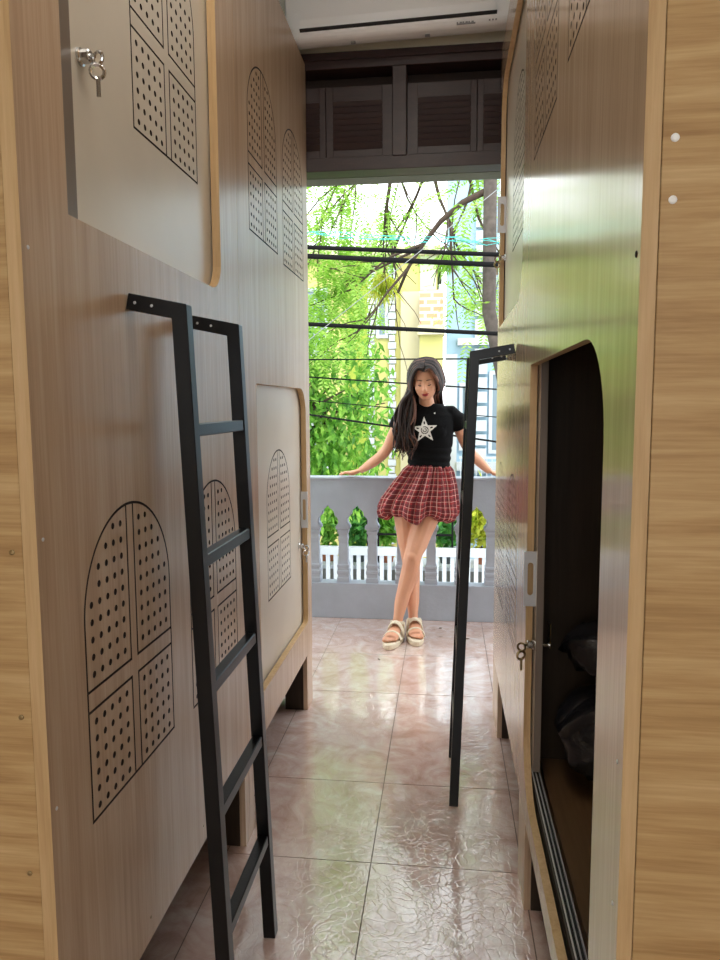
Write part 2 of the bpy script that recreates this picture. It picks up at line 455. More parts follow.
# ------------------------------------------------------------------ room
XL, XR = -.585, .212
def floor_mesh():
    mb = MB()
    ys = [-3.93, -3.485, -3.04, -2.595, -2.15, -1.705, -1.26, -.815, -.37, .06, .615, 1.06, 1.505, 1.95, 2.395, 3.186]
    xs = [-.205+.431*k for k in range(-6, 7)]
    g = .0016
    for i in range(len(ys)-1):
        for j in range(len(xs)-1):
            x0, x1 = max(xs[j], -2.7), min(xs[j+1], 2.4)
            mb.box(x0+g, x1-g, ys[i]+g, ys[i+1]-g, -.008, 0)
    mb.cur = 1; mb.box(-2.7, 2.4, -4, 3.186, -.1, -.0015)
    return mb
struct(floor_mesh().build('floor', [M['tile'], M['grout']], loc=(0, 0, 0)))
mb = MB()
ys = [3.186, 3.70, 4.15, 4.45]; xs = [-.205+.431*k for k in range(-6, 7)]
for i in range(3):
    for j in range(len(xs)-1):
        mb.box(max(xs[j], -2.7)+.0016, min(xs[j+1], 2.4)-.0016, ys[i]+.0016, ys[i+1]-.0016, -.008, 0)
mb.cur = 1; mb.box(-2.7, 2.4, 3.1865, 4.5, -.16, -.0015)
struct(mb.build('floor_balcony', [M['tile'], M['grout']], loc=(0, 0, 0)))
CZ = 3.12
struct(MB().box(-2.7, 2.4, -4, 3.3, CZ, CZ+.12).build('ceiling', M['ceiling']))
struct(MB().box(-2.8, -2.7, -4, 3.3, -.1, CZ).build('wall_left', M['plaster']))
struct(MB().box(2.4, 2.5, -4, 3.3, -.1, CZ).build('wall_right', M['plaster']))
# back wall; its wide window opening is added to let daylight in
mb = MB()
mb.box(-2.7, 2.4, -4.1, -4, -.1, .9).box(-2.7, 2.4, -4.1, -4, 2.5, CZ).box(-2.7, -1.8, -4.1, -4, .9, 2.5).box(1.6, 2.4, -4.1, -4, .9, 2.5)
struct(mb.build('wall_back', M['plaster']))
DX0, DX1, DZ = -1.15, .85, 2.29
mb = MB()
mb.box(-2.7, DX0, 3.10, 3.29, -.1, CZ).box(DX1, 2.4, 3.10, 3.29, -.1, CZ).box(DX0, DX1, 3.10, 3.29, 2.745, CZ)
struct(mb.build('wall_far', M['plaster']))
struct(MB().box(DX0, DX1, 3.185, 3.285, DZ, 2.745).build('trim_1', M['concrete']))
# louvred transom in dark wood
t = thing('window_1', (-.19, 3.12, DZ), 'dark brown louvred transom above the balcony opening', 'transom'); struct(t)
mb = MB(); y0, y1 = 3.085, 3.18
mb.box(DX0, DX1, y0, y1, DZ-.0, DZ+.055).box(DX0, DX1, y0-.01, y1, 2.69, 2.745).box(DX0, DX1, y0-.022, y1, 2.722, 2.75)
for x in (-.966, -.196, .586): mb.box(x-.029, x+.029, y0-.006, y1-.012, DZ+.05, 2.695)
for x in (DX0+.03, DX1-.03): mb.box(x-.03, x+.03, y0, y1-.012, DZ+.05, 2.695)
mb.build('window_frame', M['shutter'], t, bevel=.002)
MB().box(DX0+.01, DX1-.01, y1-.010, y1, DZ+.056, 2.689).build('gap_shade_sheet', M['hole'], t)  # dark sheet standing in for the shade behind leaves and louvres
def shutter(x0, x1, sl, sr):
    mb = MB(); ya, yb = 3.108, 3.136; z0, z1 = DZ+.058, 2.632
    mb.box(x0, x0+sl, ya, yb, z0, z1).box(x1-sr, x1, ya, yb, z0, z1).box(x0+sl, x1-sr, ya, yb-.001, z0, z0+.032).box(x0+sl, x1-sr, ya, yb-.001, z1-.062, z1)
    o = mb.build('shutter_leaf', M['shutter'], t, bevel=.0012)
    ms = MB(); n = 8; h = (z1-.062-z0-.032)/n
    R = Matrix.Rotation(math.radians(30), 3, 'X')
    for k in range(n):
        zc = z0+.032+h*(k+.5)
        ms.box(x0+sl-.001, x1-sr+.001, ya+.001, ya+.006, zc-.0165, zc+.0165, rot=R)
    ms.build('louvres', M['shutter'], o)
for a in ((-.932, -.506, .05, .026), (-.504, -.227, .03, .042), (-.165, .118, .043, .025), (.120, .552, .025, .05)): shutter(*a)
# unseen rear window, added so daylight enters from behind
t = thing('added_window', (-.1, -4.05, .9), 'unseen rear window added to let daylight into the room', 'window'); struct(t)
mb = MB()
mb.box(-1.8, 1.6, -4.09, -4.0, .9, .95).box(-1.8, 1.6, -4.09, -4.0, 2.45, 2.5)
for x in (-1.8, -.68, .44, 1.55): mb.box(x, x+.05, -4.09, -4.0, .95, 2.45)
mb.build('window_frame', M['white_plastic'], t)
# baseboards at the far wall
struct(MB().box(-2.7, DX0, 3.088, 3.0998, 0, .09).build('baseboard_far', M['shutter']))

# air conditioner
t = thing('air_conditioner', (-.2, 3.0, 2.78), 'white split air conditioner mounted high above the louvred transom', 'air conditioner')
Rt = Matrix.Rotation(math.radians(-1.6), 3, 'Y'); pv = Vector((-.2, 3.0, 2.78))
def acm(mb, name, m, smooth=False, bevel=0, parent=t):
    mb.v = [Rt @ (v-pv)+pv for v in mb.v]; return mb.build(name, m, parent, smooth=smooth, bevel=bevel)
prof = [(3.098, 2.795), (3.05, 2.772), (3.0, 2.752), (2.96, 2.740), (2.925, 2.738), (2.905, 2.748), (2.896, 2.77), (2.89, 2.83), (2.89, 2.95), (2.905, 3.0), (2.94, 3.025), (3.098, 3.03)]
mb = MB(); mb.prism(prof, 'x', -.625, .235); acm(mb, 'body', M['white_plastic'], bevel=.006)
mb = MB(); mb.prism([(2.893, 2.772), (2.884, 2.80), (2.882, 2.95), (2.889, 2.95), (2.897, 2.775)], 'x', -.567, .175); acm(mb, 'front_flap', M['white_plastic'])
mb = MB(); mb.prism([(2.899, 2.7615), (2.889, 2.767), (2.889, 2.771), (2.90, 2.771)], 'x', -.57, .18); acm(mb, 'outlet_gap', M['dark'])
for (xa_, xb_, ya_, yb_, za_, zb_) in [(.03+.011*k, .036+.011*k+(.003 if k % 2 else 0), 2.907, 2.909, 2.7455, 2.7475) for k in range(6)] + [(.03, .10, 2.912, 2.914, 2.7425, 2.745)] + [(.15+.012*k, .156+.012*k, 2.907, 2.909, 2.7455, 2.7475) for k in range(3)]:
    acm(MB().box(xa_, xb_, ya_-.004, yb_, za_-.001, zb_), 'printed_mark', M['grey_plastic'])
for x in (-.38, -.09): acm(MB().box(x, x+.018, 2.955, 2.968, 2.735, 2.742), 'clip', M['grey_plastic'])

# unseen ceiling lights, added to brighten the bunk fronts and the room
for k, (x, y, lb) in enumerate(((-.19, 1.05, 'added fill light panel over the aisle between the front bunks'), (-.19, -2.4, 'added fill light panel near the added rear window'))):
    t = thing('fill_light', (x, y, CZ), lb, 'light', 'added fill light panels')
    MB().box(x-.17, x+.17, y-.62, y+.62, CZ-.045, CZ-.001).build('housing', M['white_plastic'], t, bevel=.004)
    MB().box(x-.14, x+.14, y-.58, y+.58, CZ-.052, CZ-.0455).build('diffuser', M['fill_lamp'], t)

# ------------------------------------------------------------------ bunks
def ring_key(mb_o, c, s=1.):
    c = Vector(c)
    # key bow (ring), second ring and blade hanging down
    def ring(cc, r, nrm):
        pts = []
        nrm = Vector(nrm).normalized(); u = nrm.orthogonal().normalized(); w = nrm.cross(u)
        for k in range(15): pts.append(cc + (u*math.cos(2*PI*k/14)+w*math.sin(2*PI*k/14))*r)
        return pts
    mb_o.tube(ring(c, .010*s, (.3, 1, 0)), .0028*s, 6)
    mb_o.tube(ring(c+Vector((-.001, -.002, -.022*s)), .011*s, (-.4, 1, .1)), .0034*s, 6)
    mb_o.box(c.x-.003, c.x+.003, c.y-.004, c.y-.001, c.z-.062*s, c.z-.03*s)
    return mb_o
def cam_lock(c, sx, parent, key=True):
    """round lock whose axis points to the aisle (direction -sx)"""
    c = Vector(c); R = Matrix.Rotation(-sx*PI/2, 3, 'Y')
    mb = MB(); mb.lathe([(.004, 0), (.0145, 0), (.0145, .004), (.0115, .006), (.011, .018), (.009, .02), (.002, .02)], c, 18, rot=R)
    lk = mb.build('cam_lock', M['chrome'], parent, smooth=False)
    mb = MB(); d = -sx
    mb.tube([c+Vector((d*.018, 0, 0)), c+Vector((d*.028, -.002, -.001))], .0035, 6)
    ring_key(mb, c+Vector((d*.034, -.004, -.006)))
    mb.build('key', M['brass'] if sx > 0 else M['chrome'], parent)
def finger_pull(y, x0, x1, z0, z1, parent, name='latch_plate'):
    """plate standing across the reveal, facing along the aisle, with a slot"""
    zc = (z0+z1)/2; w = x1-x0
    out = [(x0, z0), (x1, z0), (x1, z1), (x0, z1)]
    r = w*.22; cx = (x0+x1)/2; slot = [(cx+r*math.cos(a), zc+.25*(z1-z0)+r*math.sin(a)) for a in [PI*i/6 for i in range(7)]] + \
        [(cx+r*math.cos(a), zc-.25*(z1-z0)+r*math.sin(a)) for a in [PI+PI*i/6 for i in range(7)]]
    me = plate([out, slot], 0, .003)
    for v in me.vertices: v.co = (v.co.y, y+v.co.x, v.co.z)
    me.materials.append(M['zinc']); 
    return link_mesh(name, me, parent)
def bunk(y0, y1, side, label, arches, opening, door, legs, end_near=True, door_arch=None, wall_m='laminate', extra_open=None, hide=None):
    """side=-1: left bank (front at XL, body towards -x); +1: right bank"""
    xf = XL if side < 0 else XR; sx = side
    t = thing('capsule_bunk', (xf+sx*1.0, (y0+y1)/2, 0), label, 'bunk bed', 'double deck capsule bunks')
    zt, zb = 2.715, .245; th = .022 if side < 0 else .018; ds = 2.05
    board('front_panel', rounded(y0+.001, y1-.001, zb, zt), arches, [opening], xf, sx, th, M[wall_m], M['oak_edge'], t)
    def bx(name, xa, xb, ya, yb, za, zb_, m):
        a, b = sorted((xf+sx*xa, xf+sx*xb))
        return MB().box(a, b, ya, yb, za, zb_).build(name, m, t, bevel=.0008)
    e = bx('end_panel', th+.0015, ds, y0+.003, y0+.02, .02, zt-.002, M['oak_end'])
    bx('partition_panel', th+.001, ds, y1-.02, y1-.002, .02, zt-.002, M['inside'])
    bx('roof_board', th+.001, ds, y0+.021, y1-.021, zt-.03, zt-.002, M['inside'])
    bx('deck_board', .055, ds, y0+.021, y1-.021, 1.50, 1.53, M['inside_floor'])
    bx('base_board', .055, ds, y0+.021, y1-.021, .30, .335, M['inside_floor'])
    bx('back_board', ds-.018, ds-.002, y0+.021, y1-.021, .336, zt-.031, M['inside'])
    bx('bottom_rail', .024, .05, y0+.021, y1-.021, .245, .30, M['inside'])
    for (a, b) in legs:
        xa, xb = sorted((xf+sx*.0005, xf+sx*.019))
        MB().box(xa, xb, a, b, 0, zb-.0005).build('leg', [M['laminate']], t, bevel=.001)
        xa, xb = sorted((xf+sx*.0195, xf+sx*.10))
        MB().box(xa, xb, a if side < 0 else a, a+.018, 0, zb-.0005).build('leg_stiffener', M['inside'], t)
    # sliding door and its tracks
    (dy0, dy1, dz0, dz1, dr) = door
    xd = xf+sx*(th+.004)
    d = board('sliding_door', rounded(dy0, dy1, dz0, dz1), [door_arch] if door_arch else [], [], xd, sx, .018, M['door'], M['stile'], t)
    a, b = sorted((xf+sx*(th+.002), xf+sx*(th+.024)))
    oy0 = min(p[0] for p in opening); oy1 = max(p[0] for p in opening)
    mb = MB()
    for q in (0, .011, .0225): 
        qa, qb = sorted((xf+sx*(th+.003+q*.8), xf+sx*(th+.0045+q*.8))); mb.box(qa, qb, y0+.022, y1-.022, dz0-.010, dz0-.002)
    mb.cur = 1; mb.box(a, b, y0+.022, y1-.022, dz0-.026, dz0-.0105)
    mb.build('door_track', [M['zinc'], M['dark']], t)
    return t, d
# screw caps on end or front panels
def screw(c, axis, parent, m='zinc', r=.0055, s=-1):
    mb = MB(); R = Matrix.Rotation(PI/2, 3, 'X') if axis == 'y' else Matrix.Rotation(s*PI/2, 3, 'Y')
    mb.lathe([(.001, -.001), (r, -.001), (r, .0008), (r*.6, .0016), (.001, .0016)], c, 12, rot=R)
    mb.build('screw', M[m], parent)

Y0L, YSL, YEL = .962, 2.03, 3.085
# near left: upper sliding door closed, fixed lower panel with two arches
op = rounded(1.095, 1.872, 1.617, 2.56, 0, .075, .075, 0)
t, d = bunk(Y0L, YSL, -1, 'wood-laminate double capsule bunk at left front, beige door above and two perforated arches below', [(1.086, .618), (1.575, .608)], op,
            (1.06, 1.90, 1.60, 2.58, 0), [(1.985, YSL-.002)], door_arch=(1.412, 1.862))
WORLD_D = d
a = MB().box(XL-.0255, XL-.0240, 1.13, 1.172, 1.602, 2.578).build('stile_strip', M['stile'], d)
cam_lock((XL-.0258, 1.205, 1.90), -1, d)
MB().box(XL-.0258, XL-.0215, 1.19, 1.245, 2.015, 2.16).build('pull_plate', M['zinc'], d, bevel=.0015)
for z in (1.109, .859, .611): screw((-.625, Y0L+.0025, z), 'y', t, 'brass', .004)
for z in (1.543, 1.126, .71): screw((XL, .979, z), 'x', t, 'zinc', .003, 1)
screw((XL, 1.62, .29), 'x', t, 'brass', .003, 1); screw((XL, 1.30, .29), 'x', t, 'brass', .003, 1)
# far left: lower sliding door closed, two arches above
op = rounded(2.205, 3.0, .385, 1.388, 0, .03, .11, 0)
t, d = bunk(YSL, YEL, -1, 'wood-laminate double capsule bunk at left rear beside the balcony opening, beige door below', [(2.158, 1.842), (2.615, 1.825)], op,
            (2.17, 3.03, .365, 1.41, 0), [(YSL, 2.085), (2.965, YEL-.002)], door_arch=(2.41, .634))
finger_pull(2.985, XL-.024, XL+.006, .80, .955, d)
cam_lock((XL-.0258, 2.94, .73), -1, d)
# near right: lower door slid open
Y0R, YSR, YER = .845, 1.99, 3.065
op = rounded(1.003, 1.872, .305, 1.418, .05, .16, 0, .15)
t, d = bunk(Y0R, YSR, 1, 'glossy double capsule bunk at right front, its lower door slid open on a dark berth', [(1.02, 1.925), (1.515, 1.915)], op,
            (1.835, 1.967, .362, 1.44, 0), [(1.80, 1.955)], wall_m='laminate_gloss')
finger_pull(1.85, XR-.009, XR+.024, .802, .945, d)
cam_lock((XR+.0220, 1.853, .70), 1, d)
mb = MB(); mb.tube([(XR+.0405, 1.853, .70), (XR+.058, 1.853, .70)], .005, 8); mb.box(XR+.058, XR+.061, 1.84, 1.866, .694, .76)
mb.build('cam_lever', M['chrome'], d)
for z in (1.606, 1.541): screw((.2445, Y0R+.0025, z), 'y', t, 'white_plastic', .0046)
screw((XR, .862, 1.487), 'x', t, 'dark', .004); screw((XR, .87, .885), 'x', t, 'zinc', .003); screw((XR, .87, .70), 'x', t, 'zinc', .003)
# far right: upper door closed, two arches below
op = rounded(2.12, 3.022, 1.625, 2.56, .13, .06, .13, .06)
t, d = bunk(YSR, YER, 1, 'glossy wood-laminate double capsule bunk at right rear with beige door above and perforated arches below', [(2.125, .575), (2.60, .575)], op,
            (2.08, 3.03, 1.60, 2.58, 0), [(2.785, YER-.002)], wall_m='laminate_gloss', door_arch=(2.32, 1.86))
finger_pull(3.005, XR-.012, XR+.024, 2.0, 2.14, d)
cam_lock((XR+.0220, 2.985, 1.90), 1, d)

# things on the berth
mb = MB(); mb.ball((.50, 1.81, .475), .20, .13, .135, 14); mb.ball((.42, 1.86, .50), .12, .08, .10, 10)
me = mb.mesh('bag', M['black_bag'], smooth=True)
for v in me.vertices:
    v.co += v.co.normalized()*0; n_ = noise.fractal(v.co*14, 1, 2, 3); v.co += Vector((n_*.03, n_*.02, n_*.02)); v.co.z = max(v.co.z, .3365)
tag(link_mesh('duffel_bag', me), 'black shiny crumpled bag on the berth floor inside the open capsule', 'bag')
mb = MB(); mb.ball((.47, 1.84, .70), .17, .11, .075, 14)
me = mb.mesh('bag', M['black_bag'], smooth=True)
for v in me.vertices:
    n_ = noise.fractal(v.co*18, 1, 2, 3); v.co += Vector((n_*.03, n_*.02, n_*.025))
tag(link_mesh('folded_jacket', me), 'black folded jacket heaped on top of the bag in the open capsule', 'jacket')
t = thing('slipper', (.42, 1.58, .336), 'dark red slipper with a white edge on the berth floor', 'slipper')
mb = MB()
pl = [(.42+.04*math.cos(a)*(1+.2*math.sin(a)), 1.58+.11*math.sin(a)) for a in [2*PI*i/20 for i in range(20)]]
mb.prism(pl, 'z', .3365, .354); mb.build('sole', M['star'], t)
mb = MB(); mb.tube([(.42+.042*math.cos(a), 1.61, .352+.045*math.sin(a)) for a in [PI*i/10 for i in range(11)]], .004, 8, up=(0, 1, 0), flat=7)
mb.build('strap', M['maroon'], t)

# ------------------------------------------------------------------ ladders
def ladder(yn, yf, xtop, xfoot, xwall, ztop, rungs, label):
    t = thing('bunk_ladder', ((xtop+xfoot)/2, (yn+yf)/2, 0), label, 'ladder', 'black steel bunk ladders')
    r = .0148; s = 1 if xtop > xwall else -1
    for y in (yn, yf):
        mb = MB(); mb.sqbar([(xwall+s*.003, y, ztop+.020), (xtop, y, ztop), (xfoot, y, .0005)], r)
        o = mb.build('rail', M['black_steel'], t, bevel=.0012)
        for dx in (.018, .05):
            q = MB(); q.lathe([(.0005, 0), (.003, 0), (.0025, .0012), (.0005, .0015)], (xwall+s*dx, y-r-.0002, ztop+.020*(1-dx/abs(xtop-xwall))), 10, rot=Matrix.Rotation(PI/2, 3, 'X'))
            q.build('bolt', M['zinc'], o)
    for z in rungs:
        x = xtop+(xfoot-xtop)*(ztop-z)/ztop
        MB().box(x-.0125, x+.0125, yn+r+.0003, yf-r-.0003, z-.0125, z+.0125, rot=Matrix.Rotation(math.atan2(xfoot-xtop, -ztop)+PI, 3, 'Y')).build('rung', M['black_steel'], t, bevel=.002)
    return t
ladder(1.303, 1.64, -.484, -.426, XL, 1.492, [1.274, 1.022, .770, .514, .260], 'black steel ladder bracketed to the left front bunk')
ladder(2.285, 2.615, .088, .036, XR, 1.47, [1.25, 1.0, .75, .50, .25], 'black steel ladder seen edge-on, bracketed to the right rear bunk')

# ------------------------------------------------------------------ balustrade
t = thing('balustrade', (-.2, 4.38, 0), 'grey painted concrete balcony balustrade with scalloped openings', 'balustrade')
YR0, YR1 = 4.33, 4.43; cs = [-.715+.181*k for k in range(-9, 17)]
xa, xb = cs[0]-.0905, cs[-1]+.0905
MB().box(xa, xb, YR0, YR1, 0, .222).build('base_wall', M['rail_paint'], t, bevel=.003)
# top band with ogee cut-outs
poly = [(xa, .868), (xa, .575)]
for c in cs:
    pts = []
    pts += [(-.050, .575), (-.055, .583), (-.064, .597), (-.065, .615), (-.058, .632), (-.044, .642), (-.040, .655), (-.038, .668), (-.028, .680), (-.012, .692), (0, .710)]
    poly += [(c+x, z) for x, z in pts] + [(c-x, z) for x, z in reversed(pts[:-1])]
poly += [(xb, .575), (xb, .868)]
me = plate([poly], 0, YR1-YR0)
for v in me.vertices: v.co = (v.co.y, YR0+v.co.x, v.co.z)
me.materials.append(M['rail_paint'])
bm = bmesh.new(); bm.from_mesh(me); bmesh.ops.remove_doubles(bm, verts=bm.verts, dist=1e-6); bmesh.ops.recalc_face_normals(bm, faces=bm.faces); bm.to_mesh(me); bm.free()
link_mesh('top_band', me, t)
MB().box(xa, xb, YR0-.008, YR1+.008, .868, .882).build('coping', M['rail_paint'], t, bevel=.003)
pr_ = [(.036,.222),(.036,.25),(.032,.255),(.032,.275),(.036,.28),(.036,.295),(.031,.30),(.031,.315),(.035,.32),(.035,.333),(.029,.34),(.026,.36),(.027,.42),(.024,.47),(.028,.50),(.024,.52),(.032,.54),(.030,.552),(.041,.562),(.041,.576)]
first = None
for c in [cs[0]-.0905]+[c+.0905 for c in cs]:
    if first is None:
        mb = MB(); mb.lathe([(a*math.sqrt(2)*(1.08 if a < .0335 else 1.06), z) for a, z in pr_], (c, (YR0+YR1)/2, 0), 4, rot=Matrix.Rotation(PI/4, 3, 'Z'))
        first = mb.build('baluster', M['rail_paint'], t, loc=(c, (YR0+YR1)/2, 0)); fc = c
    else:
        o = first.copy(); COL.objects.link(o); o.parent = t; o.location = first.location + Vector((c-fc, 0, 0))
# dry leaves
for (x, y, lb) in ((-.335, 3.62, 'in front of the sandals'), (-.02, 4.18, 'against the base of the balustrade'), (.12, 4.22, 'beside the right end of the balustrade base'), (.13, 4.0, 'just left of the right bunk'), (-.02, 4.02, 'right of the sandals'), (-.72, 3.3, 'near the foot of the left rear bunk')):
    mb = MB(); a = random.random()*6
    vs = [(x+math.cos(a)*.018, y+math.sin(a)*.018, .0012), (x-math.sin(a)*.007, y+math.cos(a)*.007, .005), (x-math.cos(a)*.018, y-math.sin(a)*.018, .003), (x+math.sin(a)*.007, y-math.cos(a)*.007, .0015)]
    mb.add(vs, [(0, 1, 2, 3)]); mb.add([Vector(v)-Vector((0, 0, .0009)) for v in vs], [(3, 2, 1, 0)])
    tag(mb.build('dry_leaf', M['dry_leaf'], fix=False), 'dry leaf on the balcony tiles '+lb, 'leaf', 'dry leaves on the balcony')

# ------------------------------------------------------------------ person
def remesh(mb, name, m, voxel, smooth_it, parent, mods=None):
    me = mb.mesh(name, m)
    ob = bpy.data.objects.new('tmp', me); COL.objects.link(ob)
    r = ob.modifiers.new('r', 'REMESH'); r.mode = 'VOXEL'; r.voxel_size = voxel; r.use_smooth_shade = True
    s = ob.modifiers.new('s', 'SMOOTH'); s.iterations = smooth_it; s.factor = .5
    dg = bpy.context.evaluated_depsgraph_get()
    out = bpy.data.meshes.new_from_object(ob.evaluated_get(dg)); bpy.data.objects.remove(ob)
    out.name = name; out.materials.clear(); out.materials.append(m)
    if mods: mods(out)
    return out
def V(*a): return Vector(a)
Hc = V(-.112, 4.065, 1.456)
HR = (Matrix.Rotation(math.radians(-3), 3, 'Z') @ Matrix.Rotation(math.radians(20), 3, 'X') @ Matrix.Rotation(math.radians(-3), 3, 'Y'))
def hp(x, y, z): return Hc + HR @ V(x, y, z)
mb = MB()
# head: cranium, face, jaw, nose, cheeks, ears
mb.ball(hp(0, .018, .028), .073, .088, .080, 14, HR)
mb.ball(hp(0, -.018, -.018), .0615, .066, .088, 14, HR)
mb.ball(hp(0, -.036, -.070), .033, .036, .028, 12, HR)
for s in (-1, 1):
    mb.ball(hp(s*.030, -.050, -.026), .026, .026, .028, 10, HR)
    mb.ball(hp(s*.070, .012, -.012), .008, .016, .028, 8, HR)
    mb.ball(hp(s*.007, -.091, -.031), .0065, .008, .006, 6, HR)
mb.tube([hp(0, -.078, .008), hp(0, -.088, -.012), hp(0, -.098, -.028)], [.006, .0075, .0095], 10)
mb.ball(hp(0, -.082, -.056), .020, .0085, .0085, 8, HR)
# neck
mb.tube([hp(0, .02, -.05), V(-.110, 4.105, 1.36), V(-.104, 4.135, 1.31), V(-.102, 4.14, 1.24)], [.046, .041, .046, .07], 16)
# torso
mb.ball((-.097, 4.15, 1.20), .125, .082, .12, 12)
mb.ball((-.097, 4.16, 1.03), .108, .075, .12, 12)
mb.ball((-.140, 4.17, .85), .125, .085, .11, 12)
for s, c in ((-1, V(-.215, 4.15, 1.262)), (1, V(.023, 4.15, 1.262))): mb.ball(c, .038, .036, .036, 10)
def limb(pts, rs, n=14): 
    # smooth interpolation along the chain
    P = [Vector(p) for p in pts]; out = []; ro = []
    for i in range(len(P)-1):
        p0 = P[max(i-1, 0)]; p1 = P[i]; p2 = P[i+1]; p3 = P[min(i+2, len(P)-1)]
        for k in range(5):
            t_ = k/5
            q = .5*((2*p1)+(-p0+p2)*t_+(2*p0-5*p1+4*p2-p3)*t_*t_+(-p0+3*p1-3*p2+p3)*t_**3)
            out.append(q); ro.append(rs[i]+(rs[i+1]-rs[i])*(t_*t_*(3-2*t_)))
    out.append(P[-1]); ro.append(rs[-1])
    mb.tube(out, ro, n)
# arms
WR = V(-.508, 4.335, .925); WL = V(.262, 4.345, .922)
limb([(-.205, 4.15, 1.262), (-.245, 4.158, 1.240), (-.298, 4.18, 1.145), (-.347, 4.21, 1.05), (-.42, 4.265, .985), WR], [.036, .038, .036, .031, .031, .0205])
limb([(.015, 4.15, 1.262), (.055, 4.158, 1.240), (.098, 4.20, 1.145), (.137, 4.245, 1.055), (.195, 4.30, .99), WL], [.036, .038, .036, .031, .031, .0205])
def hand(w, dirx, diry):
    d = V(dirx, diry, 0).normalized(); sd = V(-d.y, d.x, 0)
    fs = 1 if w.x > -.1 else -1
    mb.tube([w, w+d*.02+V(0, 0, -.006), w+d*.045+V(0, 0, -.015), w+d*.075+V(0, 0, -.020)], [.020, .023, .029, .026], 14, up=(0, 0, 1), flat=.55)
    k = w+d*.072
    for i, (off, ln, sp) in enumerate(((-.028, .058, -.22), (-.010, .068, -.06), (.010, .064, .08), (.027, .050, .26))):
        b = k+sd*off*.95+V(0, 0, -.018); dd = (d+sd*sp).normalized()
        mb.tube([b-dd*.02, b+V(0, 0, .002), b+dd*ln*.45+V(0, 0, .003), b+dd*ln*.75+V(0, 0, -.004), b+dd*ln+V(0, 0, -.011)], [.0085, .0085, .0078, .007, .0058], 10)
    tb = w+d*.018+sd*(-.02*1)+V(0, -0, -.010); td = (d*.75-sd*.9).normalized()
    mb.tube([tb, tb+td*.025+V(0, 0, -.004), tb+td*.045+d*.006+V(0, 0, -.009), tb+td*.06+d*.016+V(0, 0, -.012)], [.012, .0105, .009, .007], 10)
hand(WR, -.97, .05); hand(WL, .97, .05)
# legs: her left leg crosses in front, her right stands behind
AF = V(-.258, 3.965, .115); AB = V(-.176, 4.035, .115)
limb([(-.085, 4.16, .84), (-.095, 4.13, .72), (-.145, 4.065, .56), (-.178, 4.02, .468), (-.195, 4.025, .37), (-.235, 4.0, .23), AF, (-.262, 3.965, .07)], [.085, .080, .062, .051, .052, .041, .0285, .032])
limb([(-.21, 4.17, .84), (-.222, 4.16, .72), (-.215, 4.14, .56), (-.205, 4.125, .468), (-.19, 4.125, .37), (-.182, 4.08, .23), AB, (-.174, 4.035, .07)], [.085, .080, .062, .050, .050, .041, .028, .032])
mb.ball((-.180, 3.993, .468), .033, .03, .036, 8)
def foot(heel, toe, zb):
    h = Vector(heel); e = Vector(toe); d = (e-h).normalized(); sd = V(-d.y, d.x, 0); ln = (e-h).length
    mb.tube([h+V(0, 0, zb+.024), h+d*ln*.15+V(0, 0, zb+.036), h+d*ln*.35+V(0, 0, zb+.038), h+d*ln*.55+V(0, 0, zb+.027), h+d*ln*.72+V(0, 0, zb+.019), h+d*ln*.84+V(0, 0, zb+.015)], [.022, .030, .033, .038, .041, .036], 14, up=(0, 0, 1), flat=.62)
    return h, d, sd, ln
feet = []
for hl, to, s in (((-.255, 4.005, 0), (-.297, 3.79, 0), 1), ((-.174, 4.075, 0), (-.150, 3.865, 0), -1)):
    zb = .030; h, d, sd, ln = foot(hl, to, zb)
    for i, (off, q, r) in enumerate(((-.030, 1.0, .0115), (-.011, .99, .0085), (.004, .96, .008), (.018, .92, .0078), (.030, .87, .0075))):
        b = h+d*ln*(q-.2)+sd*off*s*-1*(-1)+V(0, 0, zb+.014); e = h+d*ln*q+sd*off*s+V(0, 0, zb+.010)
        mb.tube([b, b*.4+e*.6+V(0, 0, .005), e], [r, r*1.05, r*.85], 8)
    feet.append((h, d, sd, ln, zb))
body = remesh(mb, 'person', M['skin'], .0042, 3, None)
ROOT = (-.17, 4.05, 0)
person = link_mesh('person', body, None, ROOT)
tag(person, 'person in black star T-shirt and red plaid skirt leaning on the balustrade, legs crossed', 'person')
# face details
for s in (-1, 1):
    e = MB()  # lowered upper lid line and lashes
    e.tube([hp(s*(.012+.026*q), -.0755-.004*math.sin(PI*q)+.011*q*q, -.002-.0045*math.sin(PI*q)) for q in [i/8 for i in range(9)]], [.0012, .002, .0026, .003, .003, .003, .0028, .0022, .0014], 6)
    e.build('eyelash', M['brow'], person)
    e = MB(); e.ball(hp(s*.0255, -.0715, .0035), .0135, .0065, .0075, 8, HR); e.build('eyelid', mat('eyelid_skin', (206, 148, 124), .45) if s < 0 else bpy.data.materials['eyelid_skin'], person, smooth=True)
    e = MB(); e.tube([hp(s*(.011+.033*q), -.0775+.014*q*q, .0215+.004*math.sin(PI*q*.9)-.003*q) for q in [i/8 for i in range(9)]], [.0016, .0024, .0026, .0026, .0024, .002, .0016, .0012, .0007], 6, flat=.8)
    e.build('eyebrow', M['brow'], person)
e = MB(); e.tube([hp(.021*(q*2-1), -.0895+.007*(q*2-1)**2, -.0525-.001*math.cos(PI*(q*2-1))) for q in [i/10 for i in range(11)]], [.0012, .0028, .0036, .004, .0038, .0034, .0038, .004, .0036, .0028, .0012], 8)
e.tube([hp(.017*(q*2-1), -.0895+.006*(q*2-1)**2, -.0600+.002*(q*2-1)**2) for q in [i/10 for i in range(11)]], [.0012, .003, .004, .0046, .0048, .0048, .0048, .0046, .004, .003, .0012], 8)
e.build('lips', M['lip'], person, smooth=True)

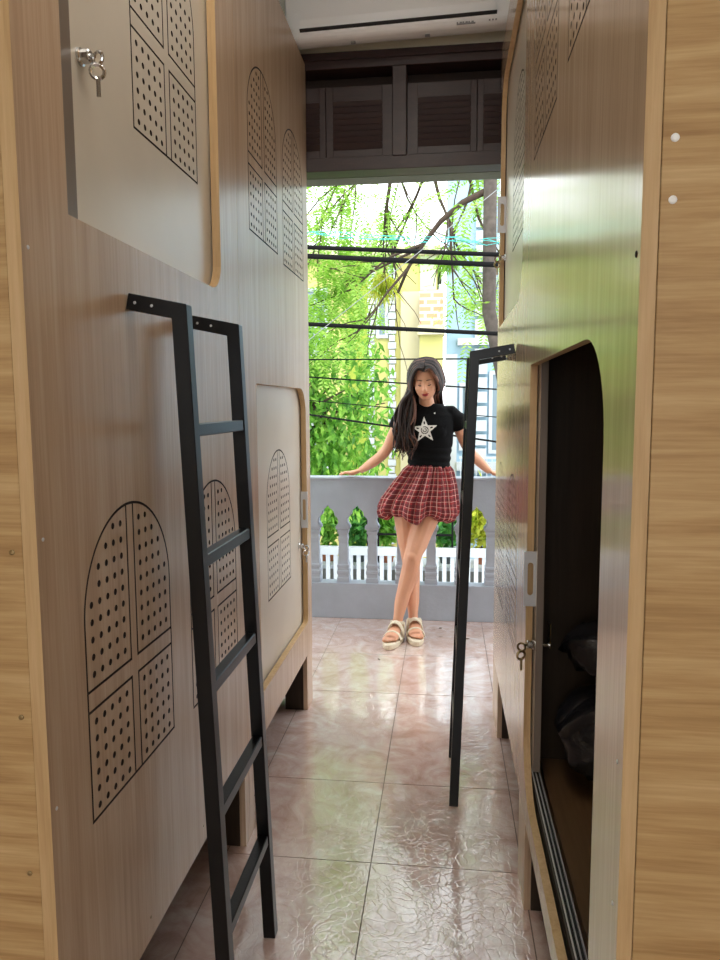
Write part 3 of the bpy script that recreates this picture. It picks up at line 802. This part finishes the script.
# shirt (closed knit volume round the torso, with sleeves)
mb = MB()
sec = [(.955, -.093, 4.165, .118, .088), (1.0, -.092, 4.163, .123, .087), (1.06, -.094, 4.158, .130, .090), (1.12, -.096, 4.150, .140, .098), (1.20, -.097, 4.146, .145, .100), (1.26, -.098, 4.147, .150, .084), (1.295, -.099, 4.147, .122, .064), (1.316, -.101, 4.143, .092, .052), (1.327, -.101, 4.145, .070, .048)]
n = 36; vs = []
for z, cx, cyy, rx, ry in sec:
    for k in range(n):
        a = 2*PI*k/n; vs.append((cx+rx*math.copysign(abs(math.cos(a))**.85, math.cos(a)), cyy+ry*math.sin(a), z))
fs = [(i*n+k, i*n+(k+1) % n, (i+1)*n+(k+1) % n, (i+1)*n+k) for i in range(len(sec)-1) for k in range(n)]
fs += [tuple(reversed(range(n))), tuple(range((len(sec)-1)*n, len(sec)*n))]
mb.add(vs, fs)
for s in (-1, 1): mb.ball((-.096+s*.052, 4.082, 1.165), .052, .034, .048, 10)
mb.tube([(-.17, 4.148, 1.270), (-.222, 4.151, 1.270), (-.258, 4.158, 1.238), (-.282, 4.168, 1.185)], [.044, .046, .049, .052], 16)
mb.tube([(-.03, 4.148, 1.270), (.030, 4.151, 1.270), (.066, 4.160, 1.238), (.088, 4.175, 1.185)], [.044, .046, .049, .052], 16)
def folds(me):
    for v in me.vertices:
        c = v.co; a = noise.noise(Vector((c.x*6, c.y*6, c.z*26)))*.0045
        if c.z < 1.08: a += .0025*math.sin(c.z*150+c.x*14)
        v.co = c + v.normal*a
shirt = link_mesh('t_shirt', remesh(mb, 't_shirt', M['shirt'], .005, 4, None, folds), person)
shirt['label'] = 'short black T-shirt with a white star print'
# white star print laid on the shirt surface
from mathutils.bvhtree import BVHTree
bm = bmesh.new(); bm.from_mesh(shirt.data); bv = BVHTree.FromBMesh(bm); bm.free()
so = WORLD_LOC[shirt.name]
def on_shirt(x, z):
    h = bv.ray_cast(V(x, 3.5, z)-so, V(0, 1, 0)); p = h[0]+so if h[0] else V(x, 4.08, z); return p+V(0, -.0016, 0)
def print_patch(inside, cx, cz, R, name, parent, step=.0016, m=None):
    mb = MB(); nn = int(2*R/step); idx = {}
    def P(i, j):
        if (i, j) not in idx:
            idx[(i, j)] = len(mb.v); mb.v.append(on_shirt(cx-R+i*step, cz-R+j*step))
        return idx[(i, j)]
    for i in range(nn):
        for j in range(nn):
            x = -R+(i+.5)*step; z = -R+(j+.5)*step
            if inside(x, z): mb.f.append((P(i, j), P(i+1, j), P(i+1, j+1), P(i, j+1))); mb.m.append(0)
    return mb.build(name, m or M['star'], parent, fix=False)
def star(x, z):
    r = math.hypot(x, z); a = math.atan2(z, x)-PI/2-.06
    k = 2*PI/5; aa = abs((a+k/2) % k-k/2)
    Ro, Ri = .076, .032
    px, pz = r*math.cos(aa), r*math.sin(aa)
    ax, az = Ro, 0; bx_, bz = Ri*math.cos(k/2), Ri*math.sin(k/2)
    side = (bx_-ax)*(pz-az)-(bz-az)*(px-ax)
    if side < 0: return False
    # dark ring, centre mark and slits in the arms
    if .017 < r < .0215 and not (.3 < (a % (2*PI)) < .9): return False
    if .007 < r < .011 and (a % (2*PI)) > 1.2: return False
    if .033 < r < .048 and aa < .09: return False
    return True
print_patch(star, -.115, 1.178, .080, 'star_print', shirt)
print_patch(lambda x, z: math.hypot(x, z) < .0045, -.060, 1.272, .006, 'small_pin', shirt, .001)

# skirt: gathered bubble skirt
def skirt():
    nu, nv = 220, 34; vs = []; uvs = []
    keys = [(0, .978, .108, .085, -.094, 4.165), (.06, .962, .116, .090, -.096, 4.165), (.12, .945, .124, .098, -.099, 4.162), (.35, .86, .168, .128, -.122, 4.155), (.6, .775, .205, .150, -.148, 4.148), (.78, .715, .222, .160, -.156, 4.145), (.9, .685, .212, .153, -.158, 4.143), (.97, .676, .180, .130, -.158, 4.142), (1, .690, .15, .11, -.158, 4.142)]
    def at(t):
        for a, b in zip(keys, keys[1:]):
            if t <= b[0]:
                q = (t-a[0])/(b[0]-a[0]); q = q*q*(3-2*q) if b[0] > .9 else q
                return [a[i]+(b[i]-a[i])*q for i in range(1, 6)]
        return keys[-1][1:]
    for j in range(nv+1):
        t = j/nv; z, rx, ry, cx, cyy = at(t)
        amp = .026*min(1, t/.12)*(1-.25*t) if t > .02 else .002
        for i in range(nu):
            a = 2*PI*i/nu
            f = math.sin(a*17+1.2*math.sin(a*3)+t*.8)*.55+math.sin(a*29+2*math.sin(a*2)+t*2)*.3+math.sin(a*7+1)*.35*t
            gath = .004*math.sin(a*60)*(1 if t < .12 else 0)
            g = 1+(amp*f+gath)/max(rx, .1)*1.15
            zz = z+(.020*math.sin(a*5+.6)+.012*math.sin(a*9))*max(0, (t-.55)/.45)*(1 if t < .98 else .6) + .012*math.cos(a)*-t
            zz += -.018*t*math.cos(a)*0
            vs.append((cx+rx*g*math.cos(a), cyy+ry*g*math.sin(a), zz))
    fs = [(j*nu+i, j*nu+(i+1) % nu, (j+1)*nu+(i+1) % nu, (j+1)*nu+i) for j in range(nv) for i in range(nu)]
    me = bpy.data.meshes.new('skirt'); me.from_pydata(vs, [], fs); me.materials.append(M['plaid'])
    uv = me.uv_layers.new(name='UVMap')
    for p in me.polygons:
        for li, vi in zip(p.loop_indices, p.vertices):
            j, i = divmod(vi, nu); k = p.index % nu
            u = i/nu
            if k == nu-1 and i == 0: u = 1.
            uv.data[li].uv = (u, j/nv)
    bm = bmesh.new(); bm.from_mesh(me); bmesh.ops.recalc_face_normals(bm, faces=bm.faces); bm.to_mesh(me); bm.free()
    me.polygons.foreach_set('use_smooth', [True]*len(me.polygons)); return me
sk = link_mesh('skirt', skirt(), person); sk['label'] = 'red plaid gathered bubble skirt'
md = sk.modifiers.new('thick', 'SOLIDIFY'); md.thickness = .003; md.offset = 1

# hair
def hair():
    rnd = random.Random(3); vs = []; fs = []; tint = []
    mbh = MB()
    # close-fitting cap
    nb = len(mbh.v); nn = 20; ring = []
    mm = 28
    for i in range(nn+1):
        th = PI*.5*i/nn*1.28
        for k in range(mm):
            ph = 2*PI*k/mm; x = math.sin(th)*math.cos(ph); y = math.sin(th)*math.sin(ph); z = math.cos(th)
            # keep the face clear: at the front the cap ends at the hairline
            lim = .62 if y < -.25 else 9
            zz = z
            if y < 0 and abs(x) < .8 and z < .72: 
                zz = max(z, .72)
            mbh.v.append(hp(x*.080, .016+y*(.093 if y > 0 else .088 if z > .45 else .05), .030+zz*.090))
    for i in range(nn):
        for k in range(mm):
            a = i*mm+k; b = i*mm+(k+1) % mm; mbh.f.append((a, b, b+mm, a+mm)); mbh.m.append(0)
    tint += [.15]*len(mbh.v)
    def lock(pts, r, tn, n=6):
        # Catmull-Rom through pts
        P = [Vector(p) for p in pts]; out = []
        for i in range(len(P)-1):
            p0 = P[max(i-1, 0)]; p1 = P[i]; p2 = P[i+1]; p3 = P[min(i+2, len(P)-1)]
            for k in range(4):
                t_ = k/4; out.append(.5*((2*p1)+(-p0+p2)*t_+(2*p0-5*p1+4*p2-p3)*t_*t_+(-p0+3*p1-3*p2+p3)*t_**3))
        out.append(P[-1]); m_ = len(out)
        rs = [r*(.55+.45*min(1, i/(m_*.25)))*(1 if i < m_*.6 else max(.12, 1-(i-m_*.6)/(m_*.42))) for i in range(m_)]
        b = len(mbh.v); mbh.tube(out, rs, n); tint.extend([tn]*(len(mbh.v)-b))
    for s in (-1, 1):
        N_ = 80 if s < 0 else 52
        for i in range(N_):
            q = i/(N_-1)                       # 0 front hairline .. 1 back
            yp = -.066+.135*q+rnd.uniform(-.004, .004)
            zc = math.sqrt(max(.02, 1-((yp-.016)/.095)**2))
            root = hp(.006+rnd.uniform(-.004, .004), yp, .030+.092*zc)
            out_ = rnd.uniform(.96, 1.08)*(1.10 if s < 0 else 1)
            mid = hp(s*.052*out_+.003, yp*.92-.001, .030+.070*zc+.004)
            side = hp(s*(.081+.004*q)*out_, -.034+.105*q, .018+rnd.uniform(-.01, .01))
            low = hp(s*(.079+.008*q)*out_, -.030+.10*q, -.05+rnd.uniform(-.01, .01))
            if q < .3:
                k_ = 1-q/.3
                mid = mid.lerp(hp(s*.036+.003, -.074, .088+rnd.uniform(-.004, .004)), k_)
                side = side.lerp(hp(s*.066, -.066, .030), k_)
                low = low.lerp(hp(s*.076, -.040, -.045), k_)
            tn = rnd.random()**1.3
            if s < 0:
                # falls in front of the shoulder towards her right side
                w = rnd.uniform(-1, 1); dep = rnd.uniform(-.02, .02)
                wv = lambda a, b_: a*math.sin(i*b_)
                p1 = V(-.212+.040*w, 4.075+dep+.03*q, 1.335)
                p2 = V(-.226+.050*w+wv(.012, 1.3), 4.062+dep+.015*q, 1.25)
                p3 = V(-.236+.046*w+wv(.020, 1), 4.058+dep, 1.175)
                p4 = V(-.222+.050*w+wv(.022, 1.7), 4.052+dep, 1.10+rnd.uniform(-.02, .02))
                p5 = V(-.236+.052*w+wv(.022, 2.3), 4.065+dep, 1.035+rnd.uniform(-.03, .06))
                lock([root, mid, side, low, p1, p2, p3, p4, p5], rnd.uniform(.0065, .0105), tn)
            else:
                w = rnd.uniform(-1, 1)
                p1 = V(-.050+.022*w, 4.125+.05*q, 1.37)
                p2 = V(-.038+.028*w, 4.20+.03*q, 1.30)
                p3 = V(-.055+.045*w, 4.25+.01*q, 1.17)
                p4 = V(-.06+.05*w, 4.262, 1.07+rnd.uniform(0, .05))
                lock([root, mid, side, low, p1, p2, p3, p4], rnd.uniform(.0065, .010), tn)
    for i in range(34):   # back of the head
        a = PI*(i+.5)/34; r = rnd.uniform(.97, 1.05)
        root = hp(.004, .02+.02*math.sin(a), .118)
        m1 = hp(.05*math.cos(a)*r, .016+.075*math.sin(a)*r, .09); m2 = hp(.082*math.cos(a)*r, .02+.09*math.sin(a)*r, .01)
        m3 = hp(.080*math.cos(a), .03+.075*math.sin(a), -.06)
        lock([root, m1, m2, m3, V(-.10+.08*math.cos(a), 4.19+.03*math.sin(a), 1.30), V(-.10+.09*math.cos(a), 4.262, 1.18), V(-.10+.09*math.cos(a), 4.268, 1.08)], rnd.uniform(.008, .011), rnd.random()**2)
    me = mbh.mesh('hair', M['hair'], smooth=True)
    at = me.attributes.new('tint', 'FLOAT', 'POINT'); at.data.foreach_set('value', tint)
    return me
hr = link_mesh('hair', hair(), person); hr['label'] = 'long dark brown hair falling over one shoulder'

# sandals
for (h, d, sd, ln, zb) in feet:
    def out(k, e=0): 
        pts = []
        for i in range(28):
            a = 2*PI*i/28; c, s_ = math.cos(a), math.sin(a)
            w = .045+.008*max(0, c)+e
            pts.append(h+d*(ln*.5+c*(ln*.5+.030+e))+sd*(s_*w*(1 if c > -.4 else .92)))
        return pts
    sl = MB(); o0 = out(0, -.003); o1 = out(0, .002)
    vs = [p+V(0, 0, .0005) for p in o0]+[p+V(0, 0, .008) for p in o1]+[p+V(0, 0, .026) for p in o1]+[p+V(0, 0, .0315) for p in o0]
    m_ = 28; fs = [(j*m_+i, j*m_+(i+1) % m_, (j+1)*m_+(i+1) % m_, (j+1)*m_+i) for j in range(3) for i in range(m_)]+[tuple(reversed(range(m_))), tuple(range(3*m_, 4*m_))]
    sl.add(vs, fs); so_ = sl.build('sandal', M['sole'], person, smooth=False)
    for (q, rw, rh, fl, tilt) in ((.66, .050, .050, 3.6, -.1), (.30, .046, .088, 3.6, .25)):
        stp = MB(); pts = []
        for i in range(15):
            a = PI*i/14; pts.append(h+d*(ln*q+math.sin(a)*tilt*.08)+sd*math.cos(a)*rw+V(0, 0, zb-.006+math.sin(a)*rh))
        stp.tube(pts, .0050, 10, up=d, flat=fl); stp.build('strap', M['sandal'], so_, smooth=True)
    stp = MB(); pts = []
    for i in range(25):
        a = 2*PI*i/24; pts.append(h+d*(ln*.15+math.cos(a)*.043)+sd*math.sin(a)*.037+V(0, 0, zb+.062+.012*math.cos(a)))
    stp.tube(pts, .0030, 8, cap=False, up=(1, 0, 0), flat=1); 
    for dz in (-.006, -.003, .003, .006): stp.tube([p+V(0, 0, dz) for p in pts], .0030, 8, cap=False, up=(1, 0, 0))
    stp.build('ankle_strap', M['sandal'], so_, smooth=True)
    for s in (-1, 1):
        stp = MB(); stp.tube([h+d*ln*.30+sd*s*.040+V(0, 0, zb-.004), h+d*ln*.2+sd*s*.040+V(0, 0, zb+.03), h+d*ln*.12+sd*s*.036+V(0, 0, zb+.062)], .003, 8, up=sd, flat=2.4)
        stp.build('side_strap', M['sandal'], so_, smooth=True)

# ------------------------------------------------------------------ outside
struct(MB().box(-30, 30, 4.6, 60, -3.7, -3.6).build('ground_street', M['street']))
def leaf_quads(mb, p, d, nrm, ln, w):
    s = d.cross(nrm)
    if s.length < 1e-4: s = d.orthogonal()
    s = s.normalized()*w
    b = len(mb.v); mb.v += [p, p+d*ln*.45+s, p+d*ln, p+d*ln*.45-s]; mb.f.append((b, b+1, b+2, b+3)); mb.m.append(0)
def frond(mb, p, d, rnd, ln=.34, pairs=11, ll=.075, w=.011):
    d = d.normalized(); side = d.cross(V(0, 0, 1))
    if side.length < .1: side = V(1, 0, 0)
    side.normalize(); upv = side.cross(d)
    for i in range(pairs):
        q = (i+1)/pairs; c = p+d*ln*q+V(0, 0, -.10*ln*q*q*2)
        l2 = ll*(1-.5*abs(q-.45))
        for s in (-1, 1):
            dd = (side*s+d*.45+V(0, 0, -.15)+V(rnd.uniform(-.15, .15), rnd.uniform(-.15, .15), rnd.uniform(-.15, .15))).normalized()
            leaf_quads(mb, c, dd, upv, l2, w)
def rdir(rnd):
    while 1:
        v = V(rnd.uniform(-1, 1), rnd.uniform(-1, 1), rnd.uniform(-1, 1))
        if .1 < v.length < 1: return v.normalized()
def feather_tree():
    rnd = random.Random(11)
    t = thing('tree', (.36, 6.3, -3.6), 'feathery bright green tree with a grey trunk at the right of the balcony view', 'tree', 'street trees')
    mb = MB(); mb.tube([(1.5, 6.35, -3.6), (1.15, 6.3, -1), (.62, 6.3, 1.0), (.36, 6.3, 2.1), (.355, 6.3, 3.5), (.30, 6.4, 4.6)], [.12, .085, .066, .058, .055, .05], 14)
    mb.build('trunk', M['bark'], t, smooth=True)
    br = MB(); fr = MB()
    tips = []
    def grow(p, d, ln, r, lev):
        pts = [p]; q = p
        for k in range(5):
            d = (d+rdir(rnd)*.22+V(0, 0, -.04)).normalized(); q = q+d*ln/5; pts.append(q)
        br.tube(pts, [r*(1-.12*k) for k in range(6)], 6)
        for k, pp in enumerate(pts[1:]): tips.append((pp, d))
        if lev:
            for k in range(3 if lev > 1 else 4):
                s_ = pts[rnd.randint(2, 5)]
                grow(s_, (d+rdir(rnd)*.85).normalized(), ln*.62, r*.5, lev-1)
    for (p, d, ln) in (((.33, 6.35, 3.9), (-1, .3, -.35), 1.9), ((.33, 6.35, 4.3), (-1, .5, .05), 2.6), ((.35, 6.3, 3.1), (-.8, .4, -.1), 1.2), ((.33, 6.35, 4.2), (-.6, 1, -.2), 2.2),
                       ((.3, 6.4, 4.5), (-.9, -.1, .3), 2.5), ((.36, 6.3, 3.6), (.8, .3, .3), 1.5), ((-1.6, 7.0, 3.9), (-.9, .2, -.3), 1.8), ((-1.2, 6.9, 3.6), (-.5, .3, -.6), 1.5), ((-.1, 6.6, 4.1), (-.3, .5, -.9), 1.2), ((-.5, 6.8, 4.2), (.2, .4, -.9), 1.3), ((.1, 6.6, 3.9), (.1, .8, -.6), 1.0)):
        grow(V(*p), V(*d).normalized(), ln, .03, 2)
    for (p, d) in tips:
        if -.80 < p.x < .12 and p.z < 2.98: continue
        for k in range(3 if p.x < -.55 else 1):
            dd = (rdir(rnd)+V(-.1, 0, -.25)).normalized(); q = p+rdir(rnd)*.10
            frond(fr, q, dd, rnd, rnd.uniform(.26, .42), 11, .078, .010)
    br.build('branches', M['branch'], t, smooth=True)
    fr.build('foliage', M['leaf_feather'], t, fix=False)
    return len(tips)
feather_tree()
def crown(mb, c, r, n, rnd, ln, w, hang=.5, keep=None, hollow=.55):
    for _ in range(n):
        v = rdir(rnd); q = V(*c)+V(v.x*r[0], v.y*r[1], v.z*r[2])*(hollow+(1-hollow)*rnd.random())
        q += rdir(rnd)*.06
        d = (rdir(rnd)*.8+V(0, -.2, -hang)).normalized()
        leaf_quads(mb, q, d, rdir(rnd), ln*rnd.uniform(.7, 1.2), w*rnd.uniform(.8, 1.2))
def bush_tree(loc, c, rs, n, ln, w, m, label, name='tree', seed=1, hang=.6, group='street trees'):
    rnd = random.Random(seed)
    t = thing(name, loc, label, 'tree', group)
    mb = MB(); top = V(*c)
    mb.tube([V(*loc), (V(*loc)+top)/2+V(.08, 0, 0), top], [.12, .09, .05], 10)
    for k in range(14): 
        d = rdir(rnd); d.z = abs(d.z)*.7; mb.tube([top-V(0, 0, .5), top+V(d.x*rs[0], d.y*rs[1], d.z*rs[2])*.45, top+V(d.x*rs[0], d.y*rs[1], d.z*rs[2])*.9], [.03, .018, .006], 5)
    mb.build('trunk', M['branch'], t, smooth=True)
    fr = MB()
    for k in range(16):
        v = rdir(rnd); cc = top+V(v.x*rs[0], v.y*rs[1], v.z*rs[2])*.55
        crown(fr, cc, (rs[0]*.55, rs[1]*.55, rs[2]*.5), n//16, rnd, ln, w, hang)
    fr.build('foliage', m, t, fix=False)
bush_tree((-1.7, 7.9, -3.6), (-1.75, 7.9, 1.15), (1.25, .9, 1.25), 11000, .13, .022, M['leaf_bush'], 'dense leafy green tree at the left behind the balustrade', seed=4, hang=.8)
bush_tree((-5.4, 7.4, -3.6), (-5.4, 7.4, 2.9), (1.6, 1.1, 2.0), 8000, .15, .03, M['leaf_feather'], 'tall light green tree far to the left beyond the balcony', seed=9, hang=.5)
# hanging fern-like clump and yellow-leaved shrub between the branches
for (c, m, n, ln, lb, nm) in (((-.62, 7.2, 2.55), 'leaf_yellow', 260, .30, 'hanging yellow-green fern clump in front of the yellow house', 'hanging_fern'), ((.02, 7.0, 2.72), 'leaf_feather', 200, .22, 'hanging green fern clump near the pale blue house', 'hanging_fern')):
    rnd = random.Random(int(ln*100)); fr = MB()
    t = thing(nm, (c[0], c[1], c[2]), lb, 'plant', 'hanging ferns')
    for k in range(n):
        d = (rdir(rnd)*.55+V(0, 0, -.7)).normalized(); leaf_quads(fr, V(*c)+rdir(rnd)*.07, d, rdir(rnd), ln*rnd.uniform(.5, 1.1), .007)
    fr.build('foliage', M[m], t, fix=False)
    st = MB(); st.tube([V(*c)-V(0, 0, .05), V(*c)+V(.05, .02, .5), V(*c)+V(.18, .05, 1.05)], .006, 6); st.build('stem', M['branch'], t)
# cables
def cable(a, b, r, sag, label, m='cable', name='power_cable'):
    a = V(*a); b = V(*b); d = (b-a).normalized(); a2 = a-d*4; b2 = b+d*5
    pts = []
    for i in range(25):
        q = i/24; pts.append(a2.lerp(b2, q)+V(0, 0, -sag*4*q*(1-q)+sag*.9))
    tag(MB().tube(pts, r, 8).build(name, M[m], smooth=True), label, 'cable', 'cables across the street')
cable((-1.117, 6, 2.614), (.376, 6, 2.516), .018, .04, 'thick black cable, topmost of the pair above head height')
cable((-1.118, 6, 2.542), (.377, 6, 2.436), .021, .04, 'thick black cable, lower one of the close pair')
cable((-1.125, 6, 1.992), (.385, 6, 1.893), .017, .04, 'thick black cable crossing alone just above the person')
cable((-1.127, 6, 1.700), (.388, 6, 1.69), .006, .02, 'thin black wire level with the top of the hair')
cable((-1.13, 6, 1.555), (.388, 6, 1.445), .006, .02, 'thin black wire behind the shoulder height of the person')
cable((-1.13, 6, 1.36), (.388, 6, 1.22), .004, .02, 'finest black wire behind the chest of the person')
cable((-1.13, 6, 1.24), (.388, 6, 1.02), .008, .02, 'black wire sloping down behind the elbows')
cable((-1.12, 5.9, 1.85), (.38, 5.9, 2.98), .0028, .02, 'thin grey wire rising diagonally to the right', 'grey_plastic')
t = thing('teal_netting_line', (-.4, 6.1, 2.6), 'frayed teal string stretched above the cable pair', 'string')
mb = MB(); rnd = random.Random(5)
for k in range(4):
    pts = [V(-2.2+3.6*i/30, 6.1, 2.645-.075*(-2.2+3.6*i/30)+.010*k+rnd.uniform(-.022, .022)) for i in range(31)]
    mb.tube(pts, .0022, 5)
mb.build('strings', M['teal'], t)

# opposite terrace with white picket railing and potted plants
struct(MB().box(-9, 9, 9.0, 11.2, -1.4, -1.10).build('terrace_slab', M['terrace']))
t = thing('picket_railing', (-.5, 9.05, -1.1), 'white picket railing across the alley seen between the balusters', 'railing')
MB().box(-6, 6, 9.03, 9.13, -.60, -.50).build('top_rail', M['white_wall'], t)
MB().box(-6, 6, 9.03, 9.13, -1.1, -1.02).build('bottom_rail', M['white_wall'], t)
pk = None
for k in range(82):
    x = -4.1+k*.10
    if pk is None: pk = MB().box(x-.026, x+.026, 9.06, 9.09, -1.02, -.60).build('picket', M['white_wall'], t, loc=(x, 9.07, -1.02)); px0 = x
    else: o = pk.copy(); COL.objects.link(o); o.parent = t; o.location = pk.location+V(x-px0, 0, 0)
t = thing('planter_ledge', (-.5, 9.55, -1.1), 'white masonry planter ledge behind the picket railing', 'ledge')
MB().box(-6, 6, 9.35, 9.85, -1.1, -.85).build('ledge_body', M['terrace'], t)
MB().box(-6.05, 6.05, 9.32, 9.88, -.85, -.80).build('ledge_top', M['white_wall'], t)
rnd = random.Random(21)
for (x, pot, m, n, lb) in ((-3.1, 'terracotta', 'leaf_bush', 420, 'leafy plant in a clay pot, far left end of the white ledge'), (-2.35, 'dark_pot', 'leaf_dark', 420, 'dark green plant in a dark pot left of the openings in view'),
        (-1.58, 'terracotta', 'leaf_bush', 520, 'pale green plant seen through the leftmost opening of the balustrade'), (-1.17, 'dark_pot', 'leaf_dark', 650, 'dark green plant in a dark pot seen through the second opening from the left'),
        (-.78, 'terracotta', 'leaf_bush', 520, 'light green plant seen just left of the crossed legs'), (.03, 'dark_pot', 'leaf_dark', 560, 'dark green plant in a dark pot right of the legs'),
        (.50, 'terracotta', 'leaf_yellow', 420, 'yellow-green plant seen right of the edge-on ladder'), (1.3, 'dark_pot', 'leaf_dark', 420, 'dark green plant in a dark pot at the right of the ledge')):
    t = thing('potted_plant', (x, 9.6, -.80), lb, 'plant', 'potted plants on the white ledge')
    MB().lathe([(.01, 0), (.085, 0), (.12, .17), (.132, .172), (.132, .20), (.115, .20), (.11, .18), (.01, .18)], (x, 9.6, -.80), 18).build('pot', M[pot], t, smooth=False)
    fr = MB(); crown(fr, (x, 9.55, -.12), (.235 if abs(x+1.2) > .5 else .17, .22, .46), n*2, rnd, .14, .032, .25, hollow=.2); fr.build('foliage', M[m], t, fix=False)
    st = MB()
    for k in range(6): 
        d = rdir(rnd); st.tube([(x, 9.6, -.63), (x+d.x*.08, 9.6+d.y*.06, -.3), (x+d.x*.2, 9.57+d.y*.15, .1+.1*d.z)], .006, 5)
    st.build('stem', M['branch'], t)
t = thing('iron_rail', (-.5, 9.2, -1.1), 'thin black iron rail above the white pickets', 'rail')
MB().tube([(-1.0, 9.25, -.36), (.1, 9.25, -.36)], .016, 6).build('bar', M['cable'], t)
for x in (-1.0, -.86, -.56, .1): MB().tube([(x, 9.25, -1.1), (x, 9.25, -.15)], .014, 6).build('post', M['cable'], t)

# houses
def house(name, loc, label): return thing(name, loc, label, 'building', 'houses across the street')
def win(t, x0, x1, z0, z1, y, frame='white_wall', bars=2, gl='glass'):
    mb = MB(); w = .06
    mb.box(x0, x1, y-.05, y-.001, z1-w, z1).box(x0, x1, y-.05, y-.001, z0, z0+w).box(x0, x0+w, y-.05, y-.001, z0+w, z1-w).box(x1-w, x1, y-.05, y-.001, z0+w, z1-w)
    for k in range(bars): xx = x0+(x1-x0)*(k+1)/(bars+1); mb.box(xx-.018, xx+.018, y-.05, y-.001, z0+w, z1-w)
    f = mb.build('window', M[frame], t)
    MB().box(x0+w, x1-w, y-.02, y-.012, z0+w, z1-w).build('pane', M[gl], f)
t = house('yellow_house', (-1, 13, -3.6), 'yellow and lime painted house with pale pilasters behind the trees')
MB().box(-3.2, -.16, 13, 16, -3.6, 3.9).build('wall', M['yellow_wall'], t)
MB().box(-1.75, -1.36, 12.93, 12.999, -3.6, 3.9).build('lime_strip', M['lime_wall'], t)
for x in (-1.32, -.95): 
    mb = MB()
    for k in range(42): mb.box(x-.05-(.02 if k % 2 else 0), x+.05+(.02 if k % 2 else 0), 12.9, 12.999, -1.2+k*.13, -1.2+k*.13+.11)
    mb.build('pilaster', M['white_wall'], t)
MB().box(-.80, -.45, 12.94, 12.999, -3.6, 3.3).build('pale_strip', M['cream_wall'], t)
win(t, -1.24, -1.02, 2.5, 3.5, 12.999, bars=0); win(t, -2.8, -2.1, 2.2, 3.4, 12.999); win(t, -2.8, -2.1, -.2, 1.0, 12.999)
MB().box(-.46, -.18, 12.95, 12.999, 2.75, 4.05).build('green_shutter', mat('sage_shutter', (190, 206, 170), .7), t)
MB().box(-3.3, -.1, 12.8, 16, 3.9, 4.05).build('roof', M['cream_wall'], t)
t = house('brick_house', (.1, 12.6, -3.6), 'narrow orange brick house front between the yellow and pale blue houses')
MB().box(-.45, -.05, 12.5, 12.88, 2.65, 3.25).build('brick_wall', M['brick'], t)
MB().box(-.48, -.03, 12.4, 12.88, 2.5, 2.65).build('ledge', M['cream_wall'], t)
MB().box(-.45, -.05, 12.55, 12.88, -3.6, 2.5).build('lower_wall', M['yellow_wall'], t)
t = house('pale_blue_house', (1.5, 13, -3.6), 'pale blue and white house with roller shutter and grilled windows at right')
MB().box(.0, 4.5, 13, 17, -3.6, 5.2).build('wall', M['blue_wall'], t)
MB().box(.20, 4.55, 12.85, 13, 2.35, 2.47).build('string_course', M['white_wall'], t)
MB().box(.20, 4.55, 12.85, 13, .15, .30).build('string_course', M['white_wall'], t)
mb = MB(); mb.box(.0, .20, 12.9, 12.999, -3.6, 2.2)
mb.build('side_pier', M['white_wall'], t)
mb = MB()
for k in range(22): mb.box(.50, .72, 12.9-.02*(k % 2), 12.999, -.9+k*.25, -.9+k*.25+.19)
mb.build('quoins', M['white_wall'], t)
win(t, .76, 1.35, .45, 1.9, 12.999, bars=2); win(t, .24, .48, .5, 1.7, 12.999, bars=1); win(t, .8, 1.4, 2.7, 4.0, 12.999); win(t, 1.8, 2.6, .4, 1.9, 12.999)
mb = MB()
for k in range(26): mb.box(.26+k*.09, .275+k*.09, 12.6, 12.615, -.35, .38)
mb.box(.24, 2.6, 12.59, 12.62, .38, .42).box(.24, 2.6, 12.59, 12.62, -.38, -.35)
mb.box(.2, 2.7, 12.5, 12.999, -.5, -.38)
mb.build('balcony_grille', M['white_wall'], t)
t = house('white_house', (-6, 14, -3.6), 'plain white house at far left behind the trees')
MB().box(-9, -3.6, 14, 18, -3.6, 3.4).build('wall', M['white_wall'], t)
win(t, -6.4, -5.4, .5, 2.0, 13.999); win(t, -4.8, -4.1, .5, 2.0, 13.999)
MB().box(-9.1, -3.5, 13.8, 18, 3.4, 3.6).build('roof', M['cream_wall'], t)
t = house('grey_house', (1, 22, -3.6), 'distant pale house closing the view low behind the terrace')
MB().box(-12, 10, 19, 22, -3.6, 1.2).build('wall', M['cream_wall'], t)

# ------------------------------------------------------------------ daylight
w = bpy.data.worlds.new('World'); SC.world = w; w.use_nodes = True
bg = w.node_tree.nodes['Background']
bg.inputs['Color'].default_value = (.93, .97, 1, 1); bg.inputs['Strength'].default_value = 3.2
sun = bpy.data.lights.new('sun', 'SUN'); sun.energy = 1.6; sun.angle = math.radians(25); sun.color = (1, .97, .9)
so = bpy.data.objects.new('sun', sun); COL.objects.link(so); so.rotation_euler = (math.radians(38), 0, math.radians(25))
